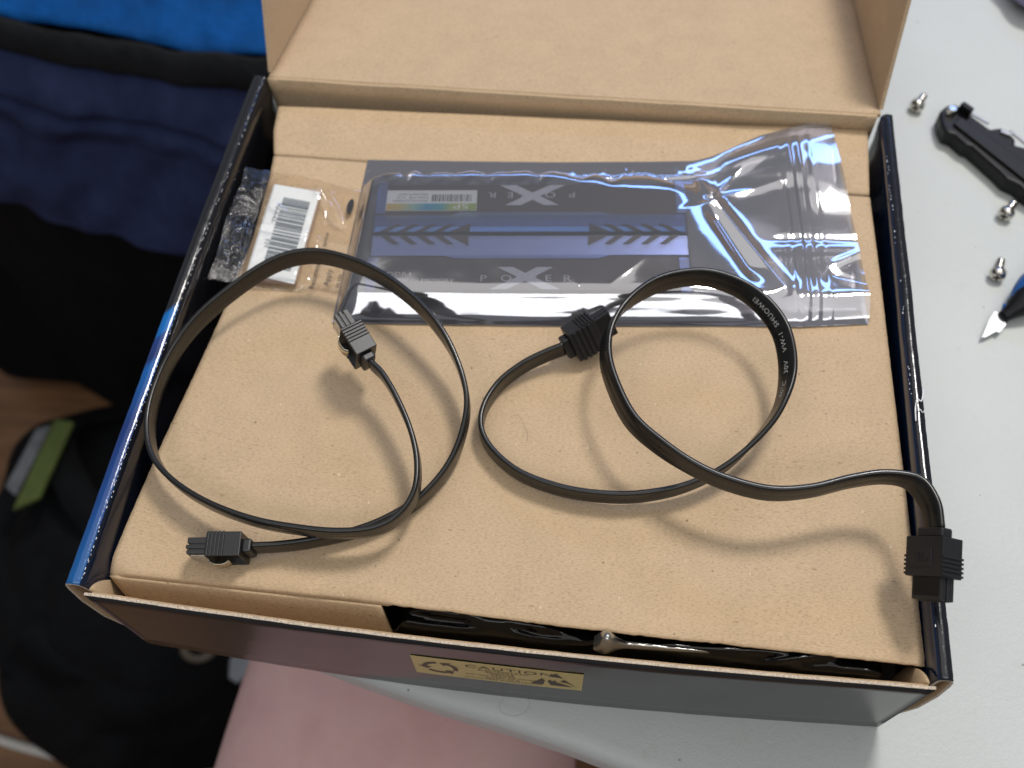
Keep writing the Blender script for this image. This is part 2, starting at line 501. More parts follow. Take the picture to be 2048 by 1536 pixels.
# table with a rounded corner under the box
front = [(-28, 60), (-27, 40), (-20, 24), (-8, 15), (8, 10), (30, 5.5), (50, 2), (63, -1), (78, -4.5), (96, -8.5), (113, -12), (138, -16), (163, -21), (179, -25), (300, -52), (620, -120)]
poly = front + [(700, -100), (760, 200), (760, 900), (-28, 900)]
def inset(P, d):
    n = len(P); out = []
    for i in range(n):
        a, b, c = Vector(P[i - 1]), Vector(P[i]), Vector(P[(i + 1) % n])
        n1 = Vector((-(b - a).y, (b - a).x)).normalized(); n2 = Vector((-(c - b).y, (c - b).x)).normalized()
        out.append(b + (n1 + n2).normalized() * d)
    return out
prof = [(7, 0), (4.2, -0.25), (2.2, -1.1), (0.8, -2.8), (0, -5.5), (0, -16), (1, -19), (3.5, -21), (9, -22)]
V = []; F = []; n = len(poly)
for d, dz in prof: V += [(q.x, q.y, TZ + dz) for q in inset(poly, d)]
for k in range(len(prof) - 1):
    for i in range(n):
        F.append((k * n + i, (k + 1) * n + i, (k + 1) * n + (i + 1) % n, k * n + (i + 1) % n))
F.append(tuple(range(n))); F.append(tuple((len(prof) - 1) * n + i for i in range(n - 1, -1, -1)))
tb = mesh('folding_table', V, F, M['table'], smooth=False, loc=(300, 200, TZ), angle=30)
tb['label'] = 'white textured plastic table with rounded corner under the open box'; tb['category'] = 'table'

# ================================================================== BOX
box = thing('cardboard_box', 'open cardboard box with glossy blue and black printed sides', 'box', (135, 118, TZ))
BZ = TZ + 0.4
# bottom
MB().box((135, 118, BZ + 0.8), (264, 234, 1.5)).go('base_panel', M['kraft_core'], box)

# front panel: two layers of board, gently bowed
def fy(x, z): return -2.6 * math.sin(math.pi * max(0, min(1, x / 270))) - 1.6 * math.sin(math.pi * max(0, min(1, x / 270))) * (1 - z / 55)
def ftop(x): return 54.2 + 0.35 * noise.noise((x * 0.05, 1, 0)) + 0.25 * noise.noise((x * 0.23, 4, 0))
def sheet_front(y0, y1, x0, x1, dz, seed, name, mats, parent):
    nu, nv = 90, 8
    def fr(off):
        return lambda u, v: (lambda x: (lambda z: (x, fy(x, z) + off + 0.12 * noise.noise((x * 0.1, seed, z * 0.05)), z))(BZ + (ftop(x) + dz + 0.22 * noise.noise((x * 0.35, seed, 0)) - BZ) * v))(x0 + (x1 - x0) * u)
    V1, F1 = grid(nu, nv, fr(y0)); V2, _ = grid(nu, nv, fr(y1))
    n = len(V1); V = V1 + V2; F = list(F1); mi = [0] * len(F1)
    F += [tuple(n + i for i in reversed(f)) for f in F1]; mi += [1] * len(F1)
    top = [(nv - 1) * nu + i for i in range(nu)]; bot = list(range(nu))
    for i in range(nu - 1):
        F.append((top[i], top[i + 1], n + top[i + 1], n + top[i])); F.append((bot[i + 1], bot[i], n + bot[i], n + bot[i + 1])); mi += [2, 2]
    for j in range(nv - 1):
        a, b = j * nu, (j + 1) * nu; F.append((b, a, n + a, n + b)); a, b = a + nu - 1, b + nu - 1; F.append((a, b, n + b, n + a)); mi += [2, 2]
    o = mesh(name, V, F, None, parent, mats=mats)
    for p, m_ in zip(o.data.polygons, mi): p.material_index = m_; p.use_smooth = m_ == 0
    return o
fp = sheet_front(-1.3, -0.35, 0.3, 269.8, 0.0, 2.0, 'front_panel', [M['print_front'], M['kraft_core'], M['paper_edge']], box)
sheet_front(-0.2, 0.8, 1.5, 268.5, -2.6, 9.0, 'front_inner_panel', [M['kraft_core'], M['kraft_core'], M['kraft_core']], box)

# caution sticker on the front panel
def onpanel(off):
    return lambda x, z: (x, fy(x, z) - 1.3 - 0.25 - off, z)
lab = MB()
V, F = grid(24, 4, lambda u, v: onpanel(0)(106.8 + 57.4 * u, 16.6 + 20.2 * v))
ls = mesh('caution_sticker', V, F, M['label_yellow'], box, solid=-0.15)
ls['label'] = 'yellow caution sticker on the front panel'
pt = MB()
put_text(pt, 'CAUTION', lambda x, y: onpanel(0.25)(124.6 + x, 31.2 + y), 4.6, spacing=1.12, sx=1.32)
for i, (t, x0, s_) in enumerate((('ELECTROSTATIC', 129, 2.3), ('SENSITIVE', 131.5, 2.2), ('DEVICES', 133, 2.2), ('DO NOT OPEN OR HANDLE', 124.5, 2.0), ('EXCEPT AT A', 131, 2.0), ('STATIC-FREE WORKSTATION', 124, 2.0))):
    put_text(pt, t, lambda x, y, i=i, x0=x0: onpanel(0.25)(x0 + x, 28.7 - i * 2.05 + y), s_, sx=1.0)
# ESD triangle made of three pieces round a hand
def T3(*P): pt.addm([onpanel(0.25)(*p) for p in P], [tuple(range(len(P)))])
T3((155.2, 35.4), (152.6, 31.0), (157.6, 30.2)); T3((150.6, 27.8), (146.6, 20.0), (151.0, 20.2), (151.6, 25.6)); T3((158.0, 28.6), (162.4, 20.2), (159.6, 24.4), (156.6, 25.6))
T3((152.4, 24.6), (153.2, 27.0), (154.0, 25.2), (155.0, 26.8), (155.4, 24.6), (157.6, 23.0), (161.2, 20.2), (153.6, 20.2))
# recycling loop of three bent arrows
for k in range(3):
    a0 = math.radians(100 + 120 * k); cx, cz, rx, rz = 116.0, 26.6, 6.2, 6.4
    P = []
    for j in range(9):
        a = a0 + math.radians(78) * j / 8; P.append((cx + rx * math.cos(a), cz + rz * math.sin(a)))
    Q = [(cx + (x - cx) * 0.72, cz + (z - cz) * 0.72) for x, z in P]
    n = len(P); pt.addm([onpanel(0.25)(*p) for p in P + Q], [(i, i + 1, n + i + 1, n + i) for i in range(n - 1)])
    a = a0 + math.radians(78); a2 = a + math.radians(30)
    T3((cx + rx * 1.25 * math.cos(a), cz + rz * 1.25 * math.sin(a)), (cx + rx * 0.45 * math.cos(a), cz + rz * 0.45 * math.sin(a)), (cx + rx * 0.86 * math.cos(a2), cz + rz * 0.86 * math.sin(a2)))
pr = pt.go('printing', M['ink_brown'], ls)

# side walls: board rolled over, glossy print outside and inside
def side_wall(sgn, x0, mat, outer_f, outer_b, name):
    prof = [(0.0, BZ), (0.42, 8), (0.78, 24), (0.97, 40), (1.0, 50), (0.97, 53.4), (0.86, 55.2)]
    def fn(i, y):
        k = outer_f + (outer_b - outer_f) * max(0, min(1, y / 238))
        bulge = k + (0.9 * math.sin(math.pi * y / 238) if sgn < 0 else 0) + 0.35 * noise.noise((y * 0.03, sgn * 5, 0)) + 0.18 * noise.noise((y * 0.2, sgn * 3, i * 0.3))
        wob = 0.16 * noise.noise((y * 0.45, i * 0.7, sgn))
        if i < len(prof):
            a, z = prof[i]; return (x0 + sgn * bulge * a, z + (wob if i > 3 else 0))
        if sgn < 0: tail = [(bulge * 0.86 - 2.6, 55.5), (bulge * 0.86 - 4.4, 54.9), (bulge * 0.86 - 5.6, 53.2), (bulge * 0.86 - 6.8, 49), (-1.2, 40), (-2.0, 20), (-2.0, BZ + 1.8)]
        else: tail = [(bulge * 0.86 - 2.2, 55.5), (bulge * 0.86 - 3.8, 54.9), (bulge * 0.86 - 4.5, 53.4), (0.2, 49), (0.9, 40), (0.4, 20), (-0.8, BZ + 1.8)]
        a, z = tail[i - len(prof)]; return (x0 + sgn * a, z + wob)
    ns = len(prof) + 7; ys = [1.5 + 236.5 * j / 119 for j in range(120)]
    V = []; F = []
    for y in ys:
        for i in range(ns):
            x, z = fn(i, y); sl = 0
            if y < 12: sl = -(1 - (y - 1.5) / 10.5) * 1.6 * math.sin(math.pi * min(1, z / 55)) if i < len(prof) else 0
            V.append((x, y + sl, z))
    for j in range(len(ys) - 1):
        for i in range(ns - 1):
            f = (j * ns + i, (j + 1) * ns + i, (j + 1) * ns + i + 1, j * ns + i + 1)
            F.append(f if sgn > 0 else tuple(reversed(f)))
    o = mesh(name, V, F, None, box, smooth=True, solid=1.1, mats=[mat, M['kraft_core'], M['print_inner'], M['kraft_core'], M['paper_edge']])
    for p in o.data.polygons:
        if p.index % (ns - 1) >= len(prof) + 1: p.material_index = 2
    # white flecks paint the glints of the crinkled lamination along the inner fold
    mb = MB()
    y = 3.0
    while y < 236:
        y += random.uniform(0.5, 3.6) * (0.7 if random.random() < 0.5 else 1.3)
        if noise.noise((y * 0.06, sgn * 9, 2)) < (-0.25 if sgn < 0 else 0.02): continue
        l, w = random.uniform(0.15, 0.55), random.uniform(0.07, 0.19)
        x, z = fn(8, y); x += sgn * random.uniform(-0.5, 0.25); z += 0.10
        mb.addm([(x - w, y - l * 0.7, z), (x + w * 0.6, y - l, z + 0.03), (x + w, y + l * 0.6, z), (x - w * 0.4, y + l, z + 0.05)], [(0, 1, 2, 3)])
    wr = mb.go('crease_glints', M['fleck'], o, solid=0.05); wr['kind'] = 'stuff'
    return o
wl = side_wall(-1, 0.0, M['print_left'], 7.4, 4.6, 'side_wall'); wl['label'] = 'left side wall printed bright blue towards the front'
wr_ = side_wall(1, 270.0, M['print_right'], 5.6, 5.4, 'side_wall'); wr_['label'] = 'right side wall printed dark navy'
# raised torn crease on the right rim
mb = MB()
P = catmull([(271.2, 90, 55.9), (271.4, 95, 56.2), (272.2, 98.5, 56.5), (273.6, 98, 56.3), (274.6, 101, 55.8), (275.0, 104, 55.2)], 6)
mb.tube(P, [0.22 + 0.2 * abs(noise.noise((i * 0.9, 0, 0))) for i in range(len(P))], 6)
mb.tube(catmull([(272.0, 94, 56.2), (273.0, 94.6, 56.2), (273.8, 93.6, 56.0), (274.8, 95, 55.6)], 5), 0.16, 5)
mb.go('torn_crease', M['fleck'], wr_, smooth=True)

# corner flaps of the front panel, tucked inside the side walls
for sx, xx in ((-1, 1.2), (1, 268.9)):
    V, F = grid(10, 3, lambda u, v: (xx - sx * 0.4 * math.sin(u * 3), 1.0 + 9 * u, BZ + 2 + (50.0 - BZ - 16 * u * u) * v))
    mesh('corner_flap', V, F, M['kraft_core'], box, smooth=True, solid=1.0)

# back wall, raw board inside
V, F = grid(60, 10, lambda u, v: (2.5 + 266 * u, 237.6 + 0.5 * noise.noise((u * 9, v * 2, 3)), BZ + 1 + (55.15 - BZ - 1) * v))
mesh('back_wall', V, F, M['kraft'], box, smooth=True, solid=-1.5)

# lid folded back past level, lying behind the box
LA = math.radians(12)
def lidp(x, s, h=0): return (x, 238.2 + s * math.cos(LA) + h * math.sin(LA), 54.9 - s * math.sin(LA) + h * math.cos(LA))
def lid_fn(u, v):
    s = 232 * v
    h = 0.25 * math.exp(-((s - 2.0) / 2.5) ** 2) + 0.5 * noise.noise((u * 7, v * 5, 1)) * min(1, s / 20)
    return lidp(2.6 + 267.4 * u, s, h)
V = []; rows = [0, 0.8, 1.6, 2.4, 3.5, 5, 8, 14, 24, 40, 60, 90, 120, 160, 200, 232]
V = [lid_fn(i / 59, s / 232) for s in rows for i in range(60)]
F = [(j * 60 + i, j * 60 + i + 1, (j + 1) * 60 + i + 1, (j + 1) * 60 + i) for j in range(len(rows) - 1) for i in range(59)]
lid = mesh('lid', V, F, None, box, smooth=True, solid=1.6, mats=[M['kraft_lid'], M['print_front'], M['kraft_core']])
for sgn, x, k in ((-1, 3.0, 1.55), (1, 269.6, 2.1)):
    P = [lidp(x, 3, 0.4)]
    for j in range(1, 7):
        h = 56 * j / 6; P.append(lidp(x + sgn * 0.03 * h, 3 + (h / k) * 0.62, h))
    P += [lidp(x + sgn * 2, 215, 56), lidp(x, 228, 0.4)]
    fl_ = MB().prism(P, (sgn * 1.5, 0, 0)).go('lid_flap', M['kraft_lid'], lid)
    if fl_.data.polygons: pass

# ================================================================== BLACK ANTISTATIC BAG IN THE BOX
def bb(u, v):
    x = 5 + 259 * u; y = 3.5 + 228 * v
    edge = min(u, 1 - u, 1) * 259
    z = 38.5 * sstep(0, 9, min(x - 4.5, 265 - x) + 2) * sstep(-1.5, 1.8, y - 3.5)
    z += 2.4 * noise.noise((x * 0.02, y * 0.12, 2)) + 1.7 * noise.noise((x * 0.07, y * 0.25, 5)) + 0.8 * abs(noise.noise((x * 0.16, y * 0.4, 8)))
    d = abs(y - (10 - (x - 100) * 0.035)); z += 4.5 * math.exp(-(d / 0.9) ** 2) * sstep(100, 112, x) * (1 - sstep(148, 160, x))
    z -= 16 * (1 - sstep(96, 104, x)) * (1 - sstep(9, 16, y))
    # bright folded corner
    d2 = (x - 170) / 4.2; z += 8.0 * math.exp(-d2 * d2) * math.exp(-((y - 5.2) / 2.2) ** 2)
    d3 = abs(y - (5.4 + (x - 172) * 0.045)); z += 5.0 * math.exp(-(d3 / 1.2) ** 2) * sstep(168, 174, x) * (1 - sstep(215, 250, x))
    d4 = abs(y - (3 + (x - 215) * 0.22)); z += 4.0 * math.exp(-(d4 / 0.9) ** 2) * sstep(214, 225, x) * (1 - sstep(240, 250, x))
    z += 3.4 * sstep(0.15, 0.5, abs(noise.noise((x * 0.045, y * 0.10 + x * 0.012, 11)))) * (1 - sstep(9, 13, y)) * sstep(98, 108, x)
    return (x, y, min(z, 43.6 + 7.5 * (1 - sstep(6.6, 8.4, y))))
vs = [j / 60 * 0.16 for j in range(61)] + [0.16 + 0.84 * j / 30 for j in range(1, 31)]
V = [bb(i / 199, v) for v in vs for i in range(200)]
F = [(j * 200 + i, j * 200 + i + 1, (j + 1) * 200 + i + 1, (j + 1) * 200 + i) for j in range(len(vs) - 1) for i in range(199)]
o = mesh('black_plastic_bag', V, F, M['black_bag'], loc=(135, 118, 4), smooth=True)
M['fold_glint'] = plain('silvery_glint', (0.42, 0.41, 0.38), 0.17, 0.85, var=0.3, scale=120, bmp=0.3)
def foldf(u, v):                              # silvery strip added to paint a glint on the black bag's fold
    x = 166.5 + 52 * u; a = math.pi * v
    w = 2.3 * math.exp(-((x - 170) / 4.0) ** 2) + 1.15 * (1 - u) ** 0.7 + 0.10
    hgt = 6.4 * math.exp(-((x - 170.5) / 3.2) ** 2) + 3.0 * (1 - u) * sstep(0, .05, u) + 0.4 * noise.noise((x * 0.25, v * 2, 3))
    return (x, 5.0 + 0.030 * (x - 167) - w * math.cos(a), 41.6 + max(0.1, hgt) * math.sin(a))
V, F = grid(60, 14, foldf)
mesh('fold_glint_strip', V, F, M['fold_glint'], o, smooth=True)
o['label'] = 'crumpled glossy black plastic bag showing in the gap behind the front panel'; o['category'] = 'plastic bag'

# ================================================================== CARDBOARD INSERT
IZ = 46.0
ins = thing('cardboard_insert', 'flat brown cardboard sheet lying inside the box under the cables', 'cardboard sheet', (135, 118, 44))
lefte = [(8.5, 1.0), (30, 2.6), (60, 5.4), (90, 9.0), (117, 12.0), (155, 14.6), (185, 13.6), (200, 12.2), (214, 8.6), (230, 7.0)]
righte = [(8.4, 270.2), (46, 269.6), (78, 268.8), (125, 267.6), (157, 266.8), (202, 265.4), (240, 266.6)]
def fedge(x): return 8.9 - 1.0 * sstep(100, 170, x) + 0.25 * noise.noise((x * 0.08, 0, 7)) + (0.3 * noise.noise((x * 0.6, 0, 3)) if x > 97 else 0)
def ins_z(x, y):
    z = IZ + 0.45 * noise.noise((x * 0.02, y * 0.02, 4)) + 0.10 * noise.noise((x * 0.1, y * 0.1, 6))
    z -= 0.30 * math.exp(-((y - 48 - 0.012 * (x - 55) - 0.5 * noise.noise((x * 0.05, 0, 1))) / 0.9) ** 2) * sstep(12, 40, x) * (1 - sstep(85, 125, x))
    z += 0.22 * math.exp(-((y - 49.6 - 0.012 * (x - 55)) / 1.1) ** 2) * sstep(12, 40, x) * (1 - sstep(85, 125, x))
    z += 0.5 * sstep(150, 250, x) * sstep(190, 236, y)
    # pressed ridge along the front of the sheet
    z += 0.30 * math.exp(-((y - 12.6) / 0.8) ** 2) * sstep(115, 150, x) - 0.35 * sstep(3, 0, y - fedge(x)) * sstep(90, 100, x)
    return z
SC = 200.4
ysA = [0, .006, .015, .03] + [.03 + .97 * k / 110 for k in range(1, 111)]
def insA(u, v):
    yl = fedge(1 + 269 * u); y = yl + (SC - 0.1 - yl) * v
    x = interp(lefte, y) + (interp(righte, y) - interp(lefte, y)) * u
    if u == 0 or u == 1: x += 0.18 * noise.noise((y * 0.5, u * 9, 0))
    z = ins_z(x, y) - 0.55 * math.exp(-((SC - y) / 0.8) ** 2)
    if x < 98: z -= 1.7 * (1 - sstep(0, 2.2, y - yl)) ** 2          # rolled fold into the front flap
    z -= 2.2 * (1 - sstep(0, 7, math.hypot(x - interp(lefte, y), y - yl)))
    return (x, y, z)
V = [insA(i / 139, v) for v in ysA for i in range(140)]
F = [(j * 140 + i, j * 140 + i + 1, (j + 1) * 140 + i + 1, (j + 1) * 140 + i) for j in range(len(ysA) - 1) for i in range(139)]
mesh('main_panel', V, F, None, ins, smooth=True, solid=1.4, mats=[M['kraft'], M['kraft_core'], M['kraft_core']])
def insB(u, v):
    x0 = 12.2 + 253 * u; yb = 229 + 7.2 * u
    gap = 0.1 + 0.28 * sstep(0.955, 0.965, u)
    y = SC + gap + (yb - SC - gap) * v
    x = interp(lefte, y) + (interp(righte, y) - interp(lefte, y)) * u
    z = ins_z(x, y) - 0.5 * math.exp(-((y - SC) / 0.8) ** 2) + 0.9 * v * (0.3 + u)
    return (x, y, z)
V, F = grid(140, 26, insB)
mesh('rear_flap', V, F, None, ins, smooth=True, solid=1.4, mats=[M['kraft'], M['kraft_core'], M['kraft_core']])
def insF(u, v):
    x = 1.6 + (95.6 + 5.5 * v * 0.55 - 1.6) * u + 5.4 * v * (1 - u)
    a = v * 1.3; y = 8.7 - 0.9 * math.sin(min(a, 1.2)) - 4.8 * v; z = IZ - 1.9 - 14 * v ** 1.15 + 0.3 * noise.noise((x * 0.05, v, 5))
    return (x, y, z)
V, F = grid(40, 12, insF)
F = [tuple(reversed(f)) for f in F]
mesh('front_flap', V, F, None, ins, smooth=True, solid=1.2, mats=[M['kraft'], M['kraft_core'], M['kraft_core']])

# ================================================================== MEMORY MODULES
A0 = math.radians(5.454)
EX = Vector((math.cos(A0), math.sin(A0), 0)); EY = Vector((-math.sin(A0), math.cos(A0), 0)); EZ = Vector((0, 0, 1))
def BP(X, Y, z): return Vector((58, 113, 0)) + EX * X + EY * Y + EZ * z
def memory(label, flip):
    root = thing('memory_module', label, 'memory module', BP(74.5, 25 if not flip else 55.5, 47.6), 'memory modules in the silver bag')
    # own frame: a = 0..127 along the stick, b = 0 at the contact edge .. 29 at the top edge
    if not flip: P = lambda a, b, z: BP(11 + a, 10.6 + b, z)
    else: P = lambda a, b, z: BP(138 - a, 69.8 - b, z)
    ax = (EX, EY, EZ) if not flip else (-EX, -EY, EZ)
    def bx(c, s_, name, mat, par=root, bevel=0.2): return MB().box(P(*c), s_, ax).go(name, mat, par, bevel=bevel)
    bx((63.5, 14.5, 50.4), (127, 25, 1.3), 'circuit_board', M['pcb'])
    sp = bx((63.5, 15.6, 51.4), (125.6, 25.6, 5.2), 'heat_spreader', M['ram_dark'], bevel=0.5)
    # tilted steel-blue crest with stepped lower edge
    low = [(1.2, 19.2), (30, 19.2), (34.5, 17.9), (91, 17.9), (95.5, 19.5), (126, 19.5)]
    Pb = [P(a, b, 54.1) for a, b in low] + [P(126, 28.7, 54.1), P(1.2, 28.7, 54.1)]
    V = [Vector(q) for q in Pb]; n = len(V)
    Vt = [q + EZ * (0.35 if i < 6 else 1.0) for i, q in enumerate(V)]
    F = [tuple(range(n - 1, -1, -1)), tuple(range(n, 2 * n))] + [(i, (i + 1) % n, n + (i + 1) % n, n + i) for i in range(n)]
    mesh('crest', V + Vt, F, M['ram_blue'], root, bevel=0.25)
    if flip:  # bevel added to carry the painted blue reflection
        q = [P(2, 28.7, 55.15), P(125, 28.7, 55.15), P(125, 26.0, 54.75), P(2, 26.0, 54.75)]
        q2 = [P(2, 28.7, 55.45), P(125, 28.7, 55.45), P(125, 26.0, 54.99), P(2, 26.0, 54.99)]
        mesh('seam_glint_bevel', q + q2, [(3, 2, 1, 0), (4, 5, 6, 7), (0, 1, 5, 4), (1, 2, 6, 5), (2, 3, 7, 6), (3, 0, 4, 7)], M['ram_glint'], root)
    # bright end posts
    bx((2.4, 10.2, 54.15), (4.0, 16.5, 0.5), 'end_post', M['ram_blue'], bevel=0.1)
    bx((124.0, 10.2, 54.15), (4.0, 16.5, 0.5), 'end_post', M['ram_blue'], bevel=0.1)
    # chevron cut-outs along the crest
    def zc(b): return 54.1 + 0.35 + 0.65 * (b - 18.5) / 10.2 + 0.08 + (max(0, (b - 26) / 2.7) * 0.40 if flip else 0)
    def chev(a, d, solid=False):
        w = 3.2
        poly = [(a, 28.9), (a + d * w, 28.9), (a + d * (w + 5.0), 24.6), (a + d * 5.6, 24.6)] if not solid else [(a, 28.9), (a + d * 8.0, 28.9), (a + d * 8.2, 24.0)]
        q = [P(x, y, zc(y)) for x, y in poly]
        MB().prism(q, (0, 0, 0.12)).go('chevron', M['ram_dark'], root)
    for k in range(4): chev(4.0 + k * 7.2, 1)
    chev(31.5, 1, True)
    for k in range(4): chev(123.0 - k * 7.2, -1)
    chev(95.0, -1, True)
    # logo: a wide slanted X with POWER across it
    zt = 54.06
    cxl, cyl = 62.3, 8.6
    lg = MB()
    def Xp(*pts): lg.addm([P(cxl + x, cyl + y, zt) for x, y in pts], [tuple(range(len(pts)))])
    Xp((-13.5, -5.2), (-7.2, -5.2), (0.8, -0.9), (-2.4, 1.0)); Xp((11.0, 5.4), (4.6, 5.4), (-2.4, 1.0), (0.8, -0.9))
    lg.addm([P(cxl + x, cyl + y, zt + 0.02) for x, y in ((-10.8, 5.4), (-4.8, 5.4), (13.5, -5.2), (6.6, -5.2))], [(0, 1, 2, 3)])
    lg.go('logo', M['ram_logo'], root)
    tx = MB()
    for ch, xx in zip('POWER', (-17.6, -9.6, -1.2, 7.6, 14.6)):
        put_text(tx, ch, lambda x, y, xx=xx: P(cxl + xx + x, cyl - 1.4 + y, zt + 0.05), 4.2, sx=1.35)
    tx.go('lettering', M['ram_logo'], root)
    if not flip:
        t2 = MB()
        put_text(t2, 'DDR4', lambda x, y: P(8.6 + x, 9.8 + y, zt), 2.6, spacing=1.08, sx=1.35)
        put_text(t2, 'GAMING MEMORY', lambda x, y: P(8.6 + x, 6.9 + y, zt), 2.25, spacing=1.05, sx=1.35)
        t2.go('small_lettering', M['ram_text'], root)
    else:
        st = MB().box(P(103.4, 11.6, 54.15), (37, 10.8, 0.14), ax).go('sticker', M['white_label'], root, bevel=0.05)
        V = [P(121.7, 13.2, 54.25), P(85.1, 13.2, 54.25), P(85.1, 16.8, 54.25), P(121.7, 16.8, 54.25)]
        cb_ = mesh('colour_band', V, [(0, 1, 2, 3)], M['sticker'], st, solid=0.02)
        bc = MB(); x = 87.2
        while x < 103:
            w = random.choice((0.22, 0.22, 0.4, 0.6)); bc.addm([P(x, 8.4, 54.26), P(x + w, 8.4, 54.26), P(x + w, 12.2, 54.26), P(x, 12.2, 54.26)], [(0, 1, 2, 3)]); x += w + random.choice((0.2, 0.3, 0.45))
        for i, t in enumerate(('SP016GXLZU320BSA', 'DDR4-3200   CL16', '2009104471336-01')):
            put_text(bc, t, lambda x, y, i=i: P(104.8 + x, 11.3 - i * 1.75 + y, 54.26), 1.55, sx=1.05)
        bc.go('sticker_print', M['ink'], st)
        s2 = MB(); put_text(s2, 'SP', lambda x, y: P(88.0 + x, 13.7 + y, 54.34), 3.6, sx=1.9); s2.go('sticker_mark', M['white_label'], st)
    return root
memory('memory module nearer the cables, reading gaming memory upright', False)
memory('memory module farther from the cables, upside down with a white sticker', True)

# ================================================================== SILVER BAG
sb = thing('antistatic_bag', 'silver antistatic zip bag with memory modules showing through', 'zip bag', BP(100, 45, IZ + 0.5))
backE = [(0, 87.6), (40, 86.6), (82, 85.8), (125, 85.9), (143, 86.2), (150, 88), (157, 91.2), (165, 95.4), (173, 99.2), (182, 101.8), (190, 103.8), (204, 107.4)]
frontE = [(0, 3.2), (45, 2.6), (83, 2.1), (160, 2.2), (178, 1.9), (204, 3.4)]
def seg_d(px, py, ax_, ay, bx_, by):
    dx, dy = bx_ - ax_, by - ay; t = ((px - ax_) * dx + (py - ay) * dy) / (dx * dx + dy * dy)
    tc = max(0, min(1, t)); sd = ((px - ax_) * dy - (py - ay) * dx) / math.hypot(dx, dy)
    return math.hypot(px - ax_ - dx * tc, py - ay - dy * tc), tc, sd
_roll = [0.0]
for k in range(1, 281):                       # height of the rolled front edge, integrated from its slope
    d_ = k * 0.05
    sl = 1.75 * (1 - sstep(0.5, 2.0, d_)) + 0.76 * sstep(0.5, 2.0, d_) * (1 - sstep(7.0, 13.5, d_)) + 0.10 * math.sin(d_ * 2.3) * sstep(2, 3, d_) * (1 - sstep(8, 11, d_))
    _roll.append(_roll[-1] + sl * 0.05)
def film_z(X, Y, s):
    yf, yb = interp(frontE, X), interp(backE, X)
    base = IZ + 0.75
    H = 56.1 - base
    # over the sticks: rolled front edge, rounded shoulder at the back
    fx = 1 - (1 - min(1, max(0, (X - 0.5) / 10.5))) ** 2
    dd = max(0, min(13.99, (Y - yf) * (1 + 0.10 * noise.noise((X * 0.03, 0, 5))))); ki = int(dd / 0.05); fr = (_roll[ki] + (_roll[ki + 1] - _roll[ki]) * (dd / 0.05 - ki)) / _roll[-1]
    wr = (0.55 * noise.noise((X * 0.13, 2.0, 0)) + 0.4 * noise.noise((X * 0.37, 7.0, 0))) * (1 - sstep(118, 140, X))
    b0 = 69.5 - 9 * sstep(70, 125, X)
    scal = abs(math.sin(X * 0.17 + 2.2 * noise.noise((X * 0.05, 3, 3)))) * (1 - sstep(120, 138, X)) * sstep(6, 20, X)
    bt = max(0, min(1, (Y - b0) / (74.0 + 1.5 * wr + 5.0 * scal - b0)))
    back = 1 - bt ** 2.2
    plate = fx * fr * back
    # to the right the film falls away as a slack, smoothly rounded tent
    x0 = 132 + 3 * math.sin(Y * 0.06); xe = 150 + max(0, 76 - Y) * 0.42
    rt = max(0, min(1, (X - x0) / (xe - x0)))
    right = 1 - rt * rt * (3 - 2 * rt)
    fold = 0.58 * fr * math.exp(-max(0, Y - yf - 6) / 22)
    slack = 0.16 * fr * (1 - sstep(yb - 12, yb, Y)) + fold
    h = base + H * (plate * right + slack * (1 - right))
    # sharp pull crease from the back corner of the sticks to the front of the zip, with a hollow beside it
    d, t, sd = seg_d(X, Y, 148, 62, 175, 11)
    win = sstep(0, .06, t) * (1 - sstep(.90, 1, t))
    h += (3.0 * math.exp(-d / 3.4) if sd < 0 else 3.0 * math.exp(-d / 7.0)) * win * (1 - 0.35 * t)
    d, t, sd = seg_d(X, Y, 146, 58, 164, 17)
    h -= 1.5 * math.exp(-(d / 3.0) ** 2) * sstep(0, .2, t) * (1 - sstep(.75, 1, t))
    # star of small folds round the pinch point
    for bx_, by, a, w in ((166, 84, 1.1, 1.8), (182, 73, 1.0, 2.6), (143.5, 80, 1.3, 1.4), (158, 90, 0.6, 1.2)):
        d, t, sd = seg_d(X, Y, 148, 62.5, bx_, by); h += a * math.exp(-d / w) * (1 - t) * sstep(0, .05, t + .03)
    # the open end lifts off the board towards its back corner and sags in soft waves
    h += 3.2 * sstep(140, 204, X) * sstep(30, 110, Y) + 0.8 * sstep(150, 185, X) * sstep(15, 45, Y) * (1 - sstep(75, 100, Y))
    end = sstep(150, 170, X) * sstep(0, 14, Y - yf)
    h += end * (1.0 * noise.noise((X * 0.028, Y * 0.045, 1)) + 0.35 * noise.noise((X * 0.06, Y * 0.05, 4)))
    h += 0.9 * math.exp(-((Y - 86 - 0.3 * (X - 165)) / 5) ** 2) * sstep(150, 165, X) * (1 - sstep(178, 186, X))
    h -= 0.45 * math.exp(-((Y - 41) / 2.4) ** 2) * sstep(164, 176, X)
    h += 0.5 * math.exp(-((Y - 30 - 0.5 * (X - 195)) / 2.2) ** 2) * sstep(189, 194, X)
    h -= 0.5 * math.exp(-((Y - 22 + 0.4 * (X - 195)) / 2.5) ** 2) * sstep(189, 194, X)
    # slight waviness over the sticks and puckers along the back seal
    onp = plate * right
    h += onp * (0.14 * noise.noise((X * 0.035, Y * 0.05, 9)) + 0.05 * noise.noise((X * 0.12, Y * 0.12, 2)))
    d, t, sd = seg_d(X, Y, 94, 10.5, 92.5, 24); h += 0.30 * math.exp(-d / 1.2) * (1 - t)
    d, t, sd = seg_d(X, Y, 103, 11.5, 121, 30); h += 0.35 * math.exp(-d / 1.8) * (1 - abs(2 * t - 1))
